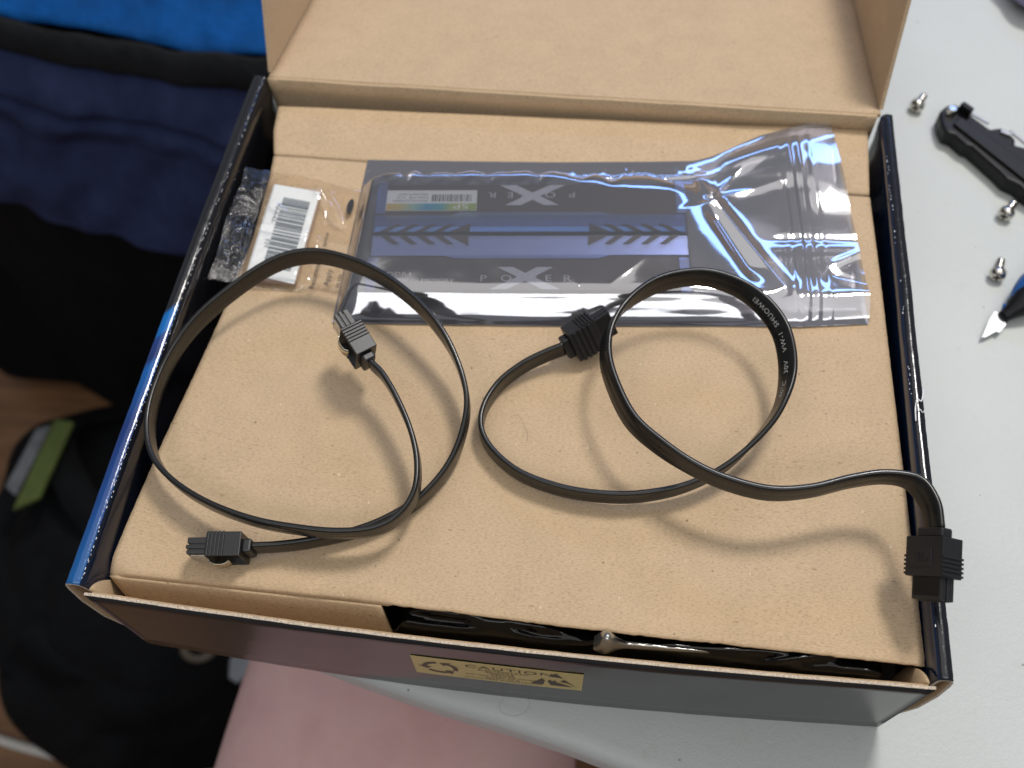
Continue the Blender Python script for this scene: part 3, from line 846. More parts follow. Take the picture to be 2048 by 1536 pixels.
    h += 0.30 * sstep(74, 78, Y) * (1 - sstep(80, 83, Y)) * noise.noise((X * 0.33, Y * 0.2, 6)) * (1 - sstep(138, 150, X))
    h += 0.25 * math.exp(-((Y - 7.4 - 1.2 * noise.noise((X * 0.03, 1, 1))) / 1.0) ** 2) * sstep(60, 112, X) * (1 - sstep(150, 175, X))
    h += 0.30 * math.exp(-((Y - 76.8) / 0.8) ** 2) * sstep(3, 10, X) * (1 - sstep(140, 150, X))
    # zip: two raised tracks plus press lines
    for xz, a, w in ((182.0, 0.55, 1.0), (185.8, 0.55, 1.0), (177.4, 0.18, 0.9), (190.6, 0.18, 0.9)):
        xx = xz + 0.03 * (Y - 45)
        h += a * math.exp(-((X - xx) / w) ** 2) * sstep(-1, 4, Y - yf) * (1 - sstep(yb - 7, yb - 4, Y))
    return h
def film(u, v):
    X0 = 204 * u
    yf, yb = interp(frontE, X0), interp(backE, X0)
    Y = yf + (yb - yf) * v
    X = X0 + (-1.4 + 5.6 * v) * (1 - u) + 0.6 * u * math.sin(v * 5)
    # the front edge is rolled: film tucks under
    return BP(X, Y, film_z(X0, Y, 0) if v > 0 else IZ + 0.85)
vs = [0, .002, .006, .012, .02, .03, .042, .055, .07, .085] + [.085 + .915 * k / 170 for k in range(1, 171)]
NU = 330
V = [film(i / (NU - 1), v) for v in vs for i in range(NU)]
F = [(j * NU + i, j * NU + i + 1, (j + 1) * NU + i + 1, (j + 1) * NU + i) for j in range(len(vs) - 1) for i in range(NU - 1)]
mesh('front_film', V, F, M['shield_film'], sb, smooth=True)
V, F = grid(60, 20, lambda u, v: (lambda X, Y: BP(X + (-1.4 + 5.6 * v) * (1 - u) + 0.6 * u * math.sin(v * 5), Y, IZ + 0.62 + 2.9 * sstep(140, 204, X) * sstep(30, 110, Y)))(204 * u, interp(frontE, 204 * u) + (interp(backE, 204 * u) - interp(frontE, 204 * u)) * v))
mesh('back_film', V, F, M['shield_back'], sb, smooth=True)

# ================================================================== CLEAR BAG WITH BARCODE CARD
cd = thing('barcode_card', 'white card printed with a grey barcode inside the clear bag', 'card', (28, 156, 48.5))
MB().box((28.3, 156.0, 48.0), (20.6, 48.6, 2.4)).go('backing_pad', plain('pad', (0.50, 0.38, 0.30), 0.7), cd, bevel=0.5)
def cardz(x, y): return 49.5 + 0.25 * math.sin((y - 131) / 50 * math.pi)
V, F = grid(6, 16, lambda u, v: (18.0 + 20.4 * u, 133.8 - 3.0 * u + (47 + 0.4 * u) * v, cardz(0, 132 + 48 * v)))
mesh('card_sheet', V, F, M['white_label'], cd, solid=-0.2)
bc = MB(); y = 138.2
while y < 174.5:
    w = random.choice((0.35, 0.35, 0.6, 0.9, 1.2))
    q = [(23.8, y), (35.6, y - 1.7), (35.6, y + w - 1.7), (23.8, y + w)]
    bc.addm([(a, b, cardz(0, b) + 0.42) for a, b in q], [(0, 1, 2, 3)]); y += w + random.choice((0.3, 0.45, 0.7))
bc.go('barcode', M['ink_soft'], cd)
bc = MB()
put_text(bc, 'MAA-62-', lambda x, y: (21.9 - y * -1, 170.5 - x, cardz(0, 160) + 0.45), 2.5, sx=1.15)
put_text(bc, 'F2Y', lambda x, y: (21.9 - y * -1, 151.5 - x, cardz(0, 150) + 0.45), 2.5, sx=1.15)
bc.go('card_lettering', M['ink_soft'], cd)

cb = thing('clear_bag', 'small clear plastic bag with crimped end beside the silver bag', 'plastic bag', (30, 158, 46.8))
def clearf(u, v):
    yb = 128.3 + 1.2 * math.sin(u * 3); yt = 190 - 6.5 * u + 1.0 * math.sin(u * 6)
    x = 12.5 + (49.5 + 6 * (1 - v)) * u - 2.6 * (v - 0.5) * (1 - u); y = yb + (yt - yb) * v
    onpad = sstep(14.5, 19.5, x) * (1 - sstep(37.5, 44, x)) * sstep(129, 133, y) * (1 - sstep(179, 186, y))
    z = IZ + 0.9 + 3.5 * onpad + 1.1 * sstep(0, .1, v) * (1 - sstep(.9, 1, v))
    d, t, sd = seg_d(x, y, 36, 182, 50, 163); z += 2.2 * math.exp(-d / 1.3) * (1 - abs(2 * t - 1)) ** 0.5
    d, t, sd = seg_d(x, y, 40, 180, 52, 162); z += 1.3 * math.exp(-d / 0.9) * (1 - abs(2 * t - 1)) ** 0.5
    d, t, sd = seg_d(x, y, 14, 158, 60, 151); z += 1.3 * math.exp(-d / 0.9)
    d, t, sd = seg_d(x, y, 21, 169, 27, 165); z += 0.9 * math.exp(-d / 1.0)
    z += 0.35 * noise.noise((x * 0.09, y * 0.06, 3)) + 0.06 * noise.noise((x * 0.3, y * 0.3, 8))
    return (x, y, z)
V, F = grid(90, 110, clearf)
mesh('clear_film', V, F, M['clear_film'], cb, smooth=True)
def crimp(u, v):
    x = 2.9 + 10.6 * u + 2.2 * (1 - v) * u + 0.5 * math.sin(v * 9); y = 130.3 + 59 * v + 0.4 * math.sin(u * 9) * (1 if v in (0, 1) else 0)
    rib = 0.40 * math.sin(u * 2 * math.pi * 8 + 1.5 * noise.noise((u * 3, v * 9, 1))) * (0.6 + 0.6 * noise.noise((u * 4, v * 7, 4))) + 0.16 * noise.noise((x * 0.9, y * 0.7, 5)) + 0.6 * noise.noise((x * 0.1, y * 0.07, 2))
    return (x, y, 49.6 - 1.8 * u + rib)
V, F = grid(90, 150, crimp)
mesh('crimped_seal', V, F, M['crimp_film'], cb, smooth=True)
bc = MB()
for i, (t, xx, yy, s_) in enumerate((('Recommended', 46.5, 129.4, 3.2), ('Apply', 52.0, 131.5, 3.4), ('to use', 56.2, 131, 2.6), ('screw', 46.8, 150.5, 3.0))):
    put_text(bc, t, lambda x, y, xx=xx, yy=yy: (xx - y, yy + x, IZ + 3.1), s_)
bc.go('bag_lettering', M['ink'], cb)
# black tab printed on the bag by the silver bag
MB().prism([(52.4 + 1.6 * math.cos(a) * (0.7 if math.cos(a) > 0 else 1), 172.8 + 4.0 * math.sin(a), IZ + 2.3) for a in [k * math.pi / 8 for k in range(16)]], (0, 0, 0.4)).go('black_tab', M['ink'], cb, bevel=0.1)

# ================================================================== CABLES
LEFT_CABLE = [ (50.8,21.0,52.4), (59.4,22.8,51.4), (68.9,25.7,50.2), (81.7,30.2,50.0), (92.7,36.0,50.0), (103.4,44.8,50.5), (111.3,56.7,52.0), (115.0,68.9,55.0), (115.1,81.3,58.0), (109.8,94.9,60.5), (100.8,107.5,63.0), (87.7,119.6,64.0), (71.7,129.0,64.5), (55.0,134.2,64.0), (43.2,133.9,63.5), (32.4,128.8,62.5), (21.1,118.0,61.0), (10.8,104.3,59.5), (4.8,90.2,58.0), (2.6,74.6,57.0), (4.0,60.6,56.5), (9.7,48.4,56.5), (19.8,39.7,57.0), (34.5,32.6,57.8), (51.4,28.1,58.5), (67.2,26.7,58.7), (80.6,26.9,58.7), (91.9,29.3,58.8), (99.4,34.7,59.2), (103.1,43.0,59.8), (102.4,53.3,60.5), (98.7,63.9,61.5), (92.7,74.5,62.5), (85.7,84.0,63.5), (79.8,89.1,64.0) ]
RIGHT_CABLE = [ (147.1,109.0,53.5), (140.4,105.7,52.5), (132.5,100.5,51.5), (125.1,92.9,50.5), (120.8,83.1,50.3), (120.8,73.9,50.3), (125.9,65.5,50.3), (136.5,57.7,50.6), (150.8,53.4,51.0), (164.6,52.2,51.5), (178.1,53.4,52.0), (193.0,57.9,53.0), (206.1,65.8,55.0), (217.4,77.9,58.0), (223.7,88.7,61.0), (226.3,102.0,63.0), (223.9,115.8,65.5), (217.1,126.4,66.5), (207.1,133.2,67.5), (194.3,135.3,68.5), (179.9,130.9,68.5), (168.7,121.6,67.5), (163.2,110.7,67.5), (162.4,99.0,67.5), (165.8,87.1,67.5), (172.7,74.1,67.5), (182.8,65.2,67.5), (194.5,58.2,67.5), (205.8,54.0,67.5), (218.5,52.1,67.5), (231.2,54.2,67.5), (243.9,58.7,68.0), (254.9,61.2,68.5), (263.7,59.8,69.0), (267.9,52.7,69.5), (268.6,44.2,69.0) ]
CW, CT = 8.1, 1.9
def frames(path, ups, n=10):
    P = catmull(path, n); Us = catmull(ups, n); out = []
    for i, p in enumerate(P):
        t = (P[min(i + 1, len(P) - 1)] - P[max(i - 1, 0)]).normalized()
        w = Us[i]; w = (w - t * w.dot(t)).normalized()
        out.append((p, t, w, t.cross(w)))
    return out
def ribbon(fr, name, parent):
    sec = []
    for k in range(7):                                            # rounded edge up
        a = math.pi * k / 6; sec.append((CW / 2 - CT / 2 * 0.75 + CT / 2 * 0.75 * math.sin(a), CT / 2 * math.cos(a)))
    sec += [(CW * 0.12, -CT * 0.5), (0.35, -CT * 0.495), (0, -CT * 0.48), (-0.35, -CT * 0.495), (-CW * 0.12, -CT * 0.5)]
    for k in range(7):
        a = math.pi + math.pi * k / 6; sec.append((-CW / 2 + CT / 2 * 0.75 + CT / 2 * 0.75 * math.sin(a), CT / 2 * math.cos(a)))
    sec += [(-CW * 0.12, CT * 0.5), (-0.35, CT * 0.495), (0, CT * 0.48), (0.35, CT * 0.495), (CW * 0.12, CT * 0.5)]
    m = len(sec); V = []; F = []
    for p, t, w, nn in fr:
        V += [p + w * a + nn * b for a, b in sec]
    for i in range(len(fr) - 1):
        for k in range(m):
            k2 = (k + 1) % m; F.append((i * m + k, (i + 1) * m + k, (i + 1) * m + k2, i * m + k2))
    F.append(tuple(range(m))); F.append(tuple((len(fr) - 1) * m + k for k in range(m - 1, -1, -1)))
    o = mesh(name, V, F, M['cable'], parent, smooth=True)
    bm = bmesh.new(); bm.from_mesh(o.data); bmesh.ops.recalc_face_normals(bm, faces=bm.faces); bm.to_mesh(o.data); bm.free()
    return o

def connector(parent, rear, tip, wdir, label=None, broad=False, panel=False, k=1.0):
    rear = Vector(rear); a = (Vector(tip) - rear).normalized()
    w = Vector(wdir); w = (w - a * w.dot(a)).normalized(); t = a.cross(w)
    ax = (a, w, t)
    def c(x, y, z): return rear + (a * x + w * y + t * z) * k
    def d(*q): return tuple(v * k for v in q)
    # body with a latch window sunk into one broad face
    V = MB().box(c(8.6, 0, 0), d(11.6, 13.0, 8.2), ax)
    base = WLOC[parent.name]
    body = V.go('connector', M['plug'], parent)
    bm = bmesh.new(); bm.from_mesh(body.data); bm.faces.ensure_lookup_table()
    bmesh.ops.bevel(bm, geom=list(bm.edges), offset=0.32 * k * S, segments=2, affect='EDGES', profile=0.6)
    bm.normal_update()
    f = max((q for q in bm.faces if (q.normal + t).length < 0.05), key=lambda q: q.calc_area())
    bmesh.ops.inset_region(bm, faces=[f], thickness=2.3 * k * S)
    bmesh.ops.translate(bm, verts=list(f.verts), vec=t * (2.2 * k * S))
    f.material_index = 1
    bm.to_mesh(body.data); bm.free()
    body.data.materials.append(M['plug_dark'])
    if label: body['label'] = label
    # strain relief
    MB().box(c(1.45, 0, 0), d(3.1, 9.0, 4.6), ax).go('strain_relief', M['plug'], body, bevel=0.7)
    # grip ribs round the narrow sides
    rb = MB()
    for i in range(5):
        x = 6.6 + i * 1.25
        for s_ in (-1, 1): rb.box(c(x + 2.0, s_ * 6.6, 0), d(0.66, 0.85, 8.3), ax)
    if broad:
        for i in range(4): rb.box(c(5.2 + i * 2.1, -0.2, 4.1), d(1.15, 12.8, 1.5), ax)
    rb.go('grip_ribs', M['plug'], body, bevel=0.12)
    # plug nose: three stacked leaves with grooves
    nz = MB()
    nz.box(c(16.9, 0, 0), d(6.2, 9.4, 5.2), ax)
    for z_, th, ln, wd in ((-2.2, 1.3, 6.6, 10.0), (-0.5, 1.3, 6.9, 10.4), (1.6, 2.0, 6.6, 10.2)):
        nz.box(c(14.0 + ln / 2, 0, z_), d(ln + 0.6, wd, th), ax)
    nz.go('plug_nose', M['plug'], body, bevel=0.25)
    wn = MB().box(c(17.2, -0.6, -3.0), d(5.6, 7.2, 0.35), ax).go('contact_strip', M['contact'], body, bevel=0.1)
    # sprung metal latch
    P = [c(x, 0, z) for x, z in ((15.0, -3.2), (13.6, -4.7), (11.8, -5.4), (9.6, -5.3), (8.4, -4.7), (8.0, -4.0))]
    Pm = catmull(P, 4); lt = MB(); V = []
    for p in Pm: V += [p - w * 2.4 * k - w * 1.2 * k, p + w * 2.4 * k - w * 1.2 * k]
    lt.addm(V, [(2 * i, 2 * i + 1, 2 * i + 3, 2 * i + 2) for i in range(len(Pm) - 1)])
    lt.go('metal_latch', M['latch'], body, solid=0.35, smooth=True)
    if panel:
        pn = MB()
        pn.box(c(9.0, -0.9, 4.15), d(5.4, 7.4, 0.35), ax)
        pn.go('raised_panel', M['plug'], body, bevel=0.15)
        mk = MB()
        for y_, x_, lx, ly in ((-1.8, 8.8, 2.6, 0.4), (-0.6, 8.8, 2.6, 0.4), (0.4, 9.6, 0.5, 2.0), (-2.8, 8.0, 0.5, 1.4)): mk.box(c(x_, y_, 4.38), d(lx, ly, 0.25), ax)
        mk.go('moulded_mark', M['plug'], body)
    return body

Z = Vector((0, 0, 1))
lc = thing('sata_cable', 'flat black data cable coiled on the left with a raised plug inside its loop', 'cable', (60, 75, IZ), 'flat black data cables')
upsL = [Vector((0, 0, 1))] * len(LEFT_CABLE)
upsL = [Vector((0.0, 0.12 if 9 < i < 18 else -0.05, 1)) for i in range(len(LEFT_CABLE))]
frL = frames(LEFT_CABLE, upsL); ribbon(frL, 'flat_lead', lc)
connector(lc, (51.3, 21.0, 52.5), (31.4, 18.5, 52.7), (0, -0.10, 1), 'plug lying near the front left of the cardboard')
connector(lc, (79.4, 89.1, 64.0), (69.0, 101.3, 67.5), (0.12, 0.05, 1), 'plug raised above the cardboard')
rc = thing('sata_cable', 'flat black data cable looped on the right with its plug hanging over the rim', 'cable', (190, 85, IZ), 'flat black data cables')
upsR = []
for i in range(len(RIGHT_CABLE)):
    if i < 11: v = (0, 0, 1)
    elif i < 13: v = (0.15, 0, 1)
    elif i < 15: v = (0.35, 0.1, 0.92)
    elif i < 18: v = (0.55, 0.2, 0.82)
    elif i < 19: v = (0.3, 0.3, 0.9)
    elif i < 21: v = (0.08, 0.3, 0.95)
    elif i < 22: v = (0.25, 0.2, 0.9)
    elif i < 27: v = (0.33, 0.1, 0.93)
    elif i < 30: v = (0.06, 0.12, 1)
    elif i < 33: v = (0.0, 0.08, 1)
    else: v = (0.42, 0.05, 0.88)
    upsR.append(Vector(v))
frR = frames(RIGHT_CABLE, upsR); ribbon(frR, 'flat_lead', rc)
connector(rc, (147.1, 109.0, 53.5), (161.5, 119.6, 56.5), (-0.45, 0.30, 0.80), 'plug pushed against the silver bag', broad=True, k=0.98)
connector(rc, (268.6, 44.6, 69.4), (267.8, 21.5, 62.5), (0.5, 0, 0.87), 'plug resting on the right rim of the box', panel=True, k=1.06)
# white print along the inner face of the right loop
def on_cable(fr, i0, side, rev):
    acc = [0.0]; seq = fr[i0:] if not rev else fr[i0::-1]
    for q, r_ in zip(seq, seq[1:]): acc.append(acc[-1] + (r_[0] - q[0]).length)
    def fn(x, y):
        j = 0
        while j < len(acc) - 2 and acc[j + 1] < x: j += 1
        k = (x - acc[j]) / max(1e-6, acc[j + 1] - acc[j])
        p = seq[j][0].lerp(seq[j + 1][0], k); w = seq[j][2]; nn = seq[j][3]
        return p + w * (y * (-1)) + nn * (side * (CT / 2 + 0.05))
    return fn
mb = MB(); fn = on_cable(frR, 138, -1, False)
for t, x0 in (('80\u00b0C', 5), ('30V', 14.5), ('VW-1', 23), ('SHUOWEI', 33)):
    put_text(mb, t, lambda x, y, x0=x0: fn(x0 + x, y - 1.0), 2.7, spacing=1.1, sx=1.1)
mb.go('printed_lettering', M['cable_print'], [c_ for c_ in rc.children if c_.name.startswith('flat_lead')][0])

# ================================================================== SMALL THINGS ON THE TABLE
def screw(head, tail, label):
    head, tail = Vector(head), Vector(tail)
    a = (tail - head).normalized()
    r = thing('machine_screw', label, 'screw', (head.x, head.y, TZ), 'loose screws on the table')
    # lathe: pan head then threaded shank
    up = a.orthogonal().normalized(); sd = a.cross(up)
    def lathe(prof, name, mat, n=20):
        V = []; F = []; prof = [(x * 1.22, rr * 1.18) for x, rr in prof]
        for x, rr in prof:
            for k in range(n):
                q = 2 * math.pi * k / n; V.append(head + a * x + (up * math.cos(q) + sd * math.sin(q)) * rr)
        for i in range(len(prof) - 1):
            for k in range(n): F.append((i * n + k, i * n + (k + 1) % n, (i + 1) * n + (k + 1) % n, (i + 1) * n + k))
        F.append(tuple(range(n - 1, -1, -1))); F.append(tuple((len(prof) - 1) * n + k for k in range(n)))
        return mesh(name, V, F, mat, r, smooth=True)
    lathe([(-0.1, 1.2), (0.0, 1.9), (0.35, 2.5), (0.9, 2.9), (1.6, 3.05), (2.9, 3.05), (3.1, 2.85), (3.1, 1.4)], 'head', M['steel'])
    pr = [(3.0, 1.45)]
    for k in range(12): x = 3.3 + k * 0.55; pr += [(x, 1.55), (x + 0.22, 1.2), (x + 0.3, 1.2)]
    pr += [(10.0, 1.4), (10.3, 0.9)]
    lathe(pr, 'shank', M['steel'], 14)
    cr = MB()
    for ang in (0.5, 0.5 + math.pi / 2):
        q = up * math.cos(ang) + sd * math.sin(ang); cr.box(head - a * 0.1, (0.6, 3.4, 0.9), (a, q, a.cross(q)))
    cr.go('cross_recess', M['plug_dark'], r)
screw((308.2, 303.8, TZ + 3.6), (314.6, 316.2, TZ + 2.0), 'steel screw closest to the box lid')
screw((342.6, 236.4, TZ + 3.6), (350.0, 248.0, TZ + 2.0), 'steel screw below the black bracket, on its own')
screw((334.8, 200.2, TZ + 3.6), (339.0, 212.6, TZ + 2.0), 'steel screw next to the knife tip')

# black plastic bracket
bk = thing('plastic_bracket', 'black plastic bracket with a small grey metal clip on the table', 'bracket', (335, 280, TZ))
out_ = [(317.5, 297), (321.5, 301.5), (325.5, 303), (328.5, 301), (334.5, 293.5), (337.5, 290.5), (340.5, 287), (345.5, 288.5), (349, 286.5), (352, 281), (351, 277.5), (356, 276), (372, 262), (372, 232), (362, 240), (352, 247.5), (349, 252), (344, 255), (341, 260), (330, 274.5), (327.5, 275.5), (323, 281.5), (319, 283), (317.6, 289)]
MB().prism([(x, y, TZ + 0.2) for x, y in out_], (0, 0, 9.0)).go('body', M['black_plastic'], bk, bevel=1.6, seg=3)
MB().prism([(322.5, 287.5, TZ + 9.4), (326.5, 292.5, TZ + 9.4), (356, 262, TZ + 9.4), (372, 245, TZ + 9.4), (370, 236, TZ + 9.4), (352, 253, TZ + 9.4)], (0, 0, 1.4)).go('raised_rib', M['black_plastic'], bk, bevel=0.6)
MB().tube([(322.6, 295.6, TZ + 9.0), (322.6, 295.6, TZ + 12.8)], [2.6, 2.1], 16).go('pin', M['steel'], bk, bevel=0.4)
MB().box((329, 296.2, TZ + 11.2), (6.5, 3.0, 6.0), (Vector((.70, -.71, 0)), Vector((.71, .70, 0)), Z)).go('post', M['black_plastic'], bk, bevel=0.6)
MB().box((347.2, 283.8, TZ + 9.8), (5.2, 2.4, 1.6), (Vector((.88, -.47, 0)), Vector((.47, .88, 0)), Z)).go('metal_clip', M['grey_metal'], bk, bevel=0.3)
for p, q in (((330.5, 297.5), (340, 289.8)), ((349.5, 286), (358, 275))):
    d_ = Vector((q[0] - p[0], q[1] - p[1], 0)); c_ = Vector(((p[0] + q[0]) / 2, (p[1] + q[1]) / 2, TZ + 9.6)); e_ = d_.normalized()
    MB().box(c_, (d_.length, 1.4, 1.0), (e_, Z.cross(e_), Z)).go('edge_strip', M['grey_metal'], bk, bevel=0.2)

# knife: blade and handle leaving the frame
kn = thing('utility_knife', 'knife with a blue and black handle, blade tip towards the box', 'knife', (340, 182, TZ))
MB().prism([(324.5, 167.5, TZ + 2.2), (326.0, 167.8, TZ + 2.2), (331.0, 171.2, TZ + 2.6), (332.3, 170.6, TZ + 2.6), (335.5, 174.8, TZ + 3), (334.0, 180.5, TZ + 3), (331.5, 181.5, TZ + 3), (328.6, 176.5, TZ + 2.6)], (0, 0, 0.6)).go('blade', M['blade'], kn)
def handle(off, r_, name, mat):
    P = catmull([(334.5 + off[0], 178.5 + off[1], TZ + 3.6), (339.5, 182.5, TZ + 5.4), (346 + off[0], 188.0 + off[1], TZ + 7.2), (352 + off[0], 193 + off[1], TZ + 9), (372 + off[0], 205 + off[1], TZ + 9), (400 + off[0], 221 + off[1], TZ + 9)], 5)
    n = len(P) - 1
    return MB().tube(P, [r_ * (0.38 + 0.62 * sstep(0, 0.45, i / n)) for i in range(n + 1)], 14).go(name, mat, kn, smooth=True)
handle((0, 0), 7.2, 'handle', M['black_plastic'])
handle((0.6, 4.6), 6.6, 'blue_grip', plain('blue_grip', (0.01, 0.09, 0.30), 0.3))

# rounded lavender grey lump, far right corner
V = []; F = []
def blob(u, v):
    th = u * 2 * math.pi; ph = v * math.pi
    k = 1 + 0.12 * noise.noise((math.cos(th) * 2, math.sin(th) * 2, v * 4))
    return (392 + 32 * k * math.cos(th) * math.sin(ph), 402 + 30 * k * math.sin(th) * math.sin(ph), TZ + 10 - 10 * math.cos(ph))
V, F = grid(40, 20, blob)
o = mesh('lavender_lump', V, [tuple(f) for f in F], M['lavender'], loc=(392, 402, TZ), smooth=True)
o['label'] = 'rounded lavender grey lump at the far right corner of the table'; o['category'] = 'cloth'

# stray hairs
h1 = MB().tube(catmull([(130.0, 82.4, 46.3), (131.6, 82.8, 46.9), (133.4, 82.3, 47.2), (134.6, 80.6, 46.9), (135.8, 78.6, 46.5), (137.0, 76.5, 46.6), (137.2, 73.2, 46.3)], 6), 0.035, 5).go('stray_hair', M['hair'], loc=(134, 79, 46), smooth=True)
h1['label'] = 'short curled hair on the cardboard inside the right cable'; h1['category'] = 'hair'
h2 = MB().tube(catmull([(138.5, -4.2, TZ + 0.2), (136, -7.0, TZ + 0.25), (135.4, -9.4, TZ + 0.2), (137, -11.5, TZ + 0.15), (141, -12, TZ + 0.1), (145, -10.0, TZ + 0.15), (146.2, -6.8, TZ + 0.25), (144.5, -4.6, TZ + 0.3)], 6), 0.03, 5).go('stray_hair', M['hair'], loc=(140, -8, TZ), smooth=True)
h2['label'] = 'looped hair on the white table below the caution sticker'; h2['category'] = 'hair'

# ================================================================== PERSON AT THE TABLE
pe = thing('person', 'bare leg of a person sitting at the table, seen below its edge', 'person', (68, 0, -730))
path = [(62, -470, -240), (64, -380, -240), (66, -250, -238), (66, -120, -236), (66, 0, -236), (68, 120, -238), (70, 210, -243), (72, 265, -262), (74, 292, -310), (75, 292, -370), (76, 280, -450), (77, 272, -560), (78, 270, -650), (78, 262, -700)]
rad = [(112, 104), (112, 102), (110, 98), (106, 92), (102, 86), (92, 78), (76, 68), (66, 62), (60, 58), (58, 56), (60, 60), (50, 50), (38, 40), (40, 46)]
PP = catmull(path, 5); RR = catmull([(a, b, 0) for a, b in rad], 5)
V = []; F = []; n = 36
for i, p in enumerate(PP):
    t = (PP[min(i + 1, len(PP) - 1)] - PP[max(i - 1, 0)]).normalized(); sx = Vector((1, 0, 0)); sx = (sx - t * sx.dot(t)).normalized(); up = sx.cross(t)
    for k in range(n):
        a = 2 * math.pi * k / n; V.append(p + sx * RR[i].x * math.cos(a) + up * RR[i].y * math.sin(a))
for i in range(len(PP) - 1):
    for k in range(n): F.append((i * n + k, i * n + (k + 1) % n, (i + 1) * n + (k + 1) % n, (i + 1) * n + k))
F.append(tuple(range(n - 1, -1, -1))); F.append(tuple((len(PP) - 1) * n + k for k in range(n)))
# foot grows out of the ankle as part of the same surface
nf = len(V); FP = [(78, 250, -702), (78, 300, -705), (78, 350, -712), (79, 395, -718), (80, 425, -722)]; FR = [(40, 26), (40, 24), (46, 18), (46, 12), (30, 7)]
for p, (a_, b_) in zip(FP, FR):
    for k in range(n): q = 2 * math.pi * k / n; V.append((p[0] + a_ * math.cos(q), p[1], p[2] + b_ * math.sin(q)))
for i in range(len(FP) - 1):
    for k in range(n): F.append((nf + i * n + k, nf + (i + 1) * n + k, nf + (i + 1) * n + (k + 1) % n, nf + i * n + (k + 1) % n))
F.append(tuple(nf + k for k in range(n))); F.append(tuple(nf + (len(FP) - 1) * n + k for k in range(n - 1, -1, -1)))
body = mesh('body', V, F, M['skin'], pe, smooth=True)
sh = MB().tube(catmull([(66, -215, -238), (64, -330, -240), (62, -480, -242)], 6), [118] * 13, 32); sh.go('shorts_leg', M['shorts'], pe, smooth=True)

# ================================================================== BAGS AND CLUTTER BELOW THE TABLE
nb = thing('soft_bag', 'navy cloth bag with bright blue top and black trim, left of the box', 'bag', (-320, 560, -730))
def trimline(x): return 417 + 0.0009 * (x + 60) ** 2 * 0.55 + 2.0 * noise.noise((x * 0.02, 0, 0))
def navyf(u, v):
    x = -640 + 600 * u; y0 = trimline(x)
    z = -112 - 170 * v; y = y0 - 4 - 40 * v - 26 * math.sin(min(1, v * 2.2) * math.pi) * 0.5
    f_ = 14 * noise.noise((x * 0.012, v * 2.0, 3)) + 7 * noise.noise((x * 0.03 + v * 4, v * 3, 6)) * sstep(0.05, .3, v)
    seam = -7 * math.exp(-((z + 168 + 0.03 * x) / 5) ** 2)
    return (x, y - f_ - seam * 1, z)
V, F = grid(120, 50, navyf); mesh('side_panel', V, F, M['navy'], nb, smooth=True)
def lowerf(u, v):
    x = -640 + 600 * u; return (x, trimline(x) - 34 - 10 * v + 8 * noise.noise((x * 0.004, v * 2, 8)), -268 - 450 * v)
V, F = grid(100, 30, lowerf); mesh('lower_shade', V, F, M['black_cloth'], nb, smooth=True)  # black sheet stands in for the shadow below the navy cloth
def bluef(u, v):
    x = -640 + 606 * u; y = trimline(x) - 2 + 420 * v
    return (x, y, -92 + 46 * math.sin(min(1, v * 1.4) * math.pi / 2) + 5 * noise.noise((x * 0.012, y * 0.012, 2)) + 2.5 * noise.noise((x * 0.04, y * 0.03, 5)))
V, F = grid(120, 60, bluef); mesh('top_panel', V, F, M['blue_cloth'], nb, smooth=True, solid=2)
def trimf(u, v):
    x = -640 + 604 * u; a = -0.5 + v * 2.4
    return (x, trimline(x) - 6 - 9 * math.cos(a) * 0.8 + 2.0 * noise.noise((x * 0.05, 3, 0)), -106 + 13 * math.sin(a - 0.6) + 2.5 * noise.noise((x * 0.03, 7, 0)))
V, F = grid(120, 10, trimf); mesh('edge_trim', V, F, M['trim'], nb, smooth=True, solid=2)
mb = MB(); mb.addm([(x_, y_, -44) for x_, y_ in ((-128, 494), (-99, 489), (-98, 492), (-104, 494), (-107, 512), (-128, 514))], [(0, 1, 2, 3, 4, 5)])
mb.go('white_print', M['white_label'], nb, solid=0.4)
MB().box((-340, 650, -425), (560, 380, 590)).go('body_core', M['black_cloth'], nb, bevel=40, seg=5)

bp_ = thing('backpack', 'black fabric backpack lying on the floor with a green and grey patch', 'backpack', (-300, 230, -730))
def packf(u, v):
    th = u * 2 * math.pi; ph = v * math.pi * 0.5
    rx, ry, rz = 195, 205, 210
    c_, s_ = math.cos(th), math.sin(th); e = 0.75
    x = math.copysign(abs(c_) ** e, c_) * math.cos(ph) ** 0.55; y = math.copysign(abs(s_) ** e, s_) * math.cos(ph) ** 0.55
    q = Vector((x * rx, y * ry, math.sin(ph) ** 0.8 * rz))
    q += q.normalized() * (26 * noise.noise(q * 0.009) + 16 * abs(noise.noise(q * 0.016 + Vector((5, 0, 0)))))
    a = 0.45; q = Vector((q.x * math.cos(a) - q.y * math.sin(a), q.x * math.sin(a) + q.y * math.cos(a), q.z))
    return (-285 + q.x, 235 + q.y, -728 + max(0, q.z))
V, F = grid(140, 60, packf); mesh('main_pouch', V, F, M['black_cloth'], bp_, smooth=True)
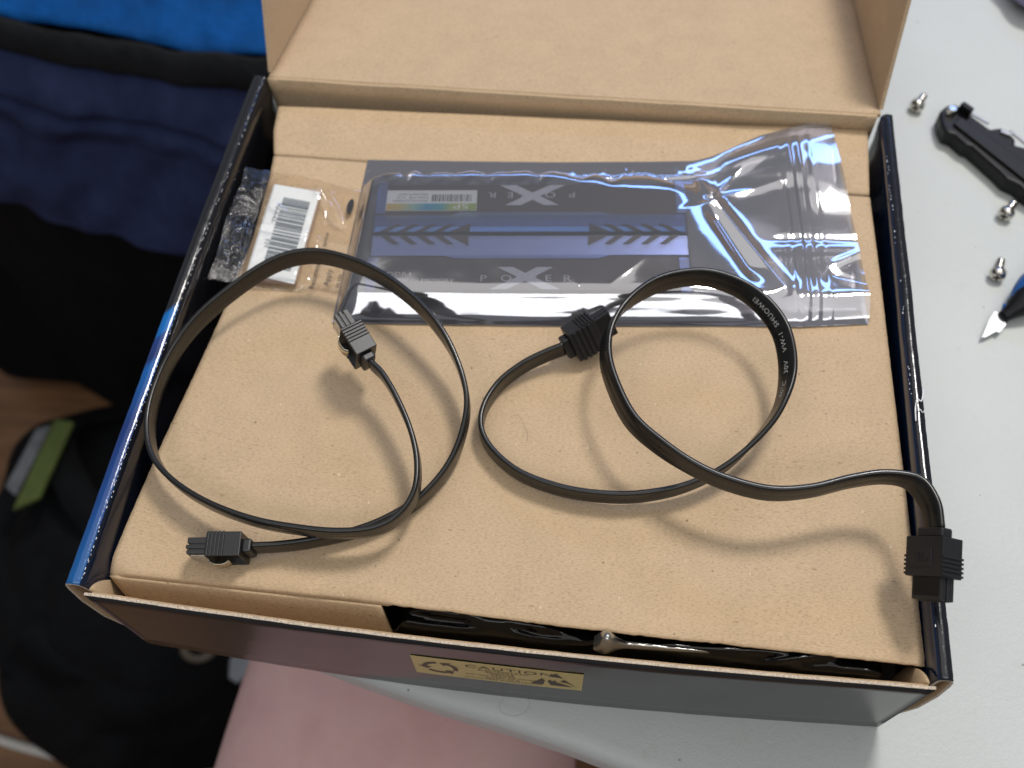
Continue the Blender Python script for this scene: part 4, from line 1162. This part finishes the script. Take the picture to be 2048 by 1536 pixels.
for pts in ([(-430, 180, -600), (-400, 110, -590), (-330, 70, -600), (-250, 60, -640), (-190, 90, -700)], [(-360, 120, -545), (-300, 90, -560), (-230, 95, -600), (-170, 130, -680)], [(-330, 340, -530), (-370, 300, -505), (-330, 240, -495), (-260, 180, -500)]):
    P = catmull(pts, 6); V = []
    for p in P: V += [p + Vector((-14, -9, 4)), p + Vector((14, 9, 4))]
    mesh('strap', V, [(2 * i, 2 * i + 1, 2 * i + 3, 2 * i + 2) for i in range(len(P) - 1)], M['black_cloth'], bp_, smooth=True, solid=5)
g = MB().prism([(-376, 312, -488), (-352, 308, -482), (-358, 226, -484), (-384, 214, -492)], (0, 0, 5)).go('green_patch', M['green'], bp_, bevel=1)
g = MB().prism([(-392, 300, -490), (-377, 305, -487), (-386, 228, -490), (-403, 238, -496)], (0, 0, 5)).go('grey_patch', M['patch_grey'], bp_, bevel=1)

wc = MB().tube(catmull([(-640, 90, -724), (-520, 52, -724), (-451, 37, -724), (-392, 29, -724), (-306, 22, -724), (-220, 26, -724), (-120, 60, -724), (-20, 140, -724)], 8), 5, 10).go('floor_cable', M['white_cable'], loc=(-300, 30, -730), smooth=True)
wc['label'] = 'white cable curving across the wooden floor'; wc['category'] = 'cable'
def ring(u, v):
    a = u * 2 * math.pi; b_ = v * 2 * math.pi; R_, r_ = 11, 4
    return (-188 + (R_ + r_ * math.cos(b_)) * math.cos(a) * 1.25, 118 + (R_ + r_ * math.cos(b_)) * math.sin(a), -540 + r_ * math.sin(b_))
V, F = grid(32, 10, ring); o = mesh('plastic_ring', V, F, M['cream'], loc=(-188, 118, -546), smooth=True)
o['label'] = 'cream plastic ring on the backpack below the box'; o['category'] = 'ring'
o = MB().prism([(-158, 96, -560), (-148, 92, -560), (-136, 104, -556), (-132, 122, -552), (-142, 118, -552), (-150, 128, -550), (-160, 112, -556)], (0, 0, 6)).go('paper_tag', M['pale'], loc=(-146, 108, -560), bevel=2)
o['label'] = 'small pale tag right of the cream ring below the box'; o['category'] = 'tag'
o = MB().prism([(-290, 158, -560), (-268, 140, -560), (-262, 152, -556), (-272, 172, -552)], (0, 0, 6)).go('cloth_tag', M['blue_tag'], loc=(-272, 155, -560), bevel=2)
o['label'] = 'small bright blue tag under the left front corner of the box'; o['category'] = 'tag'
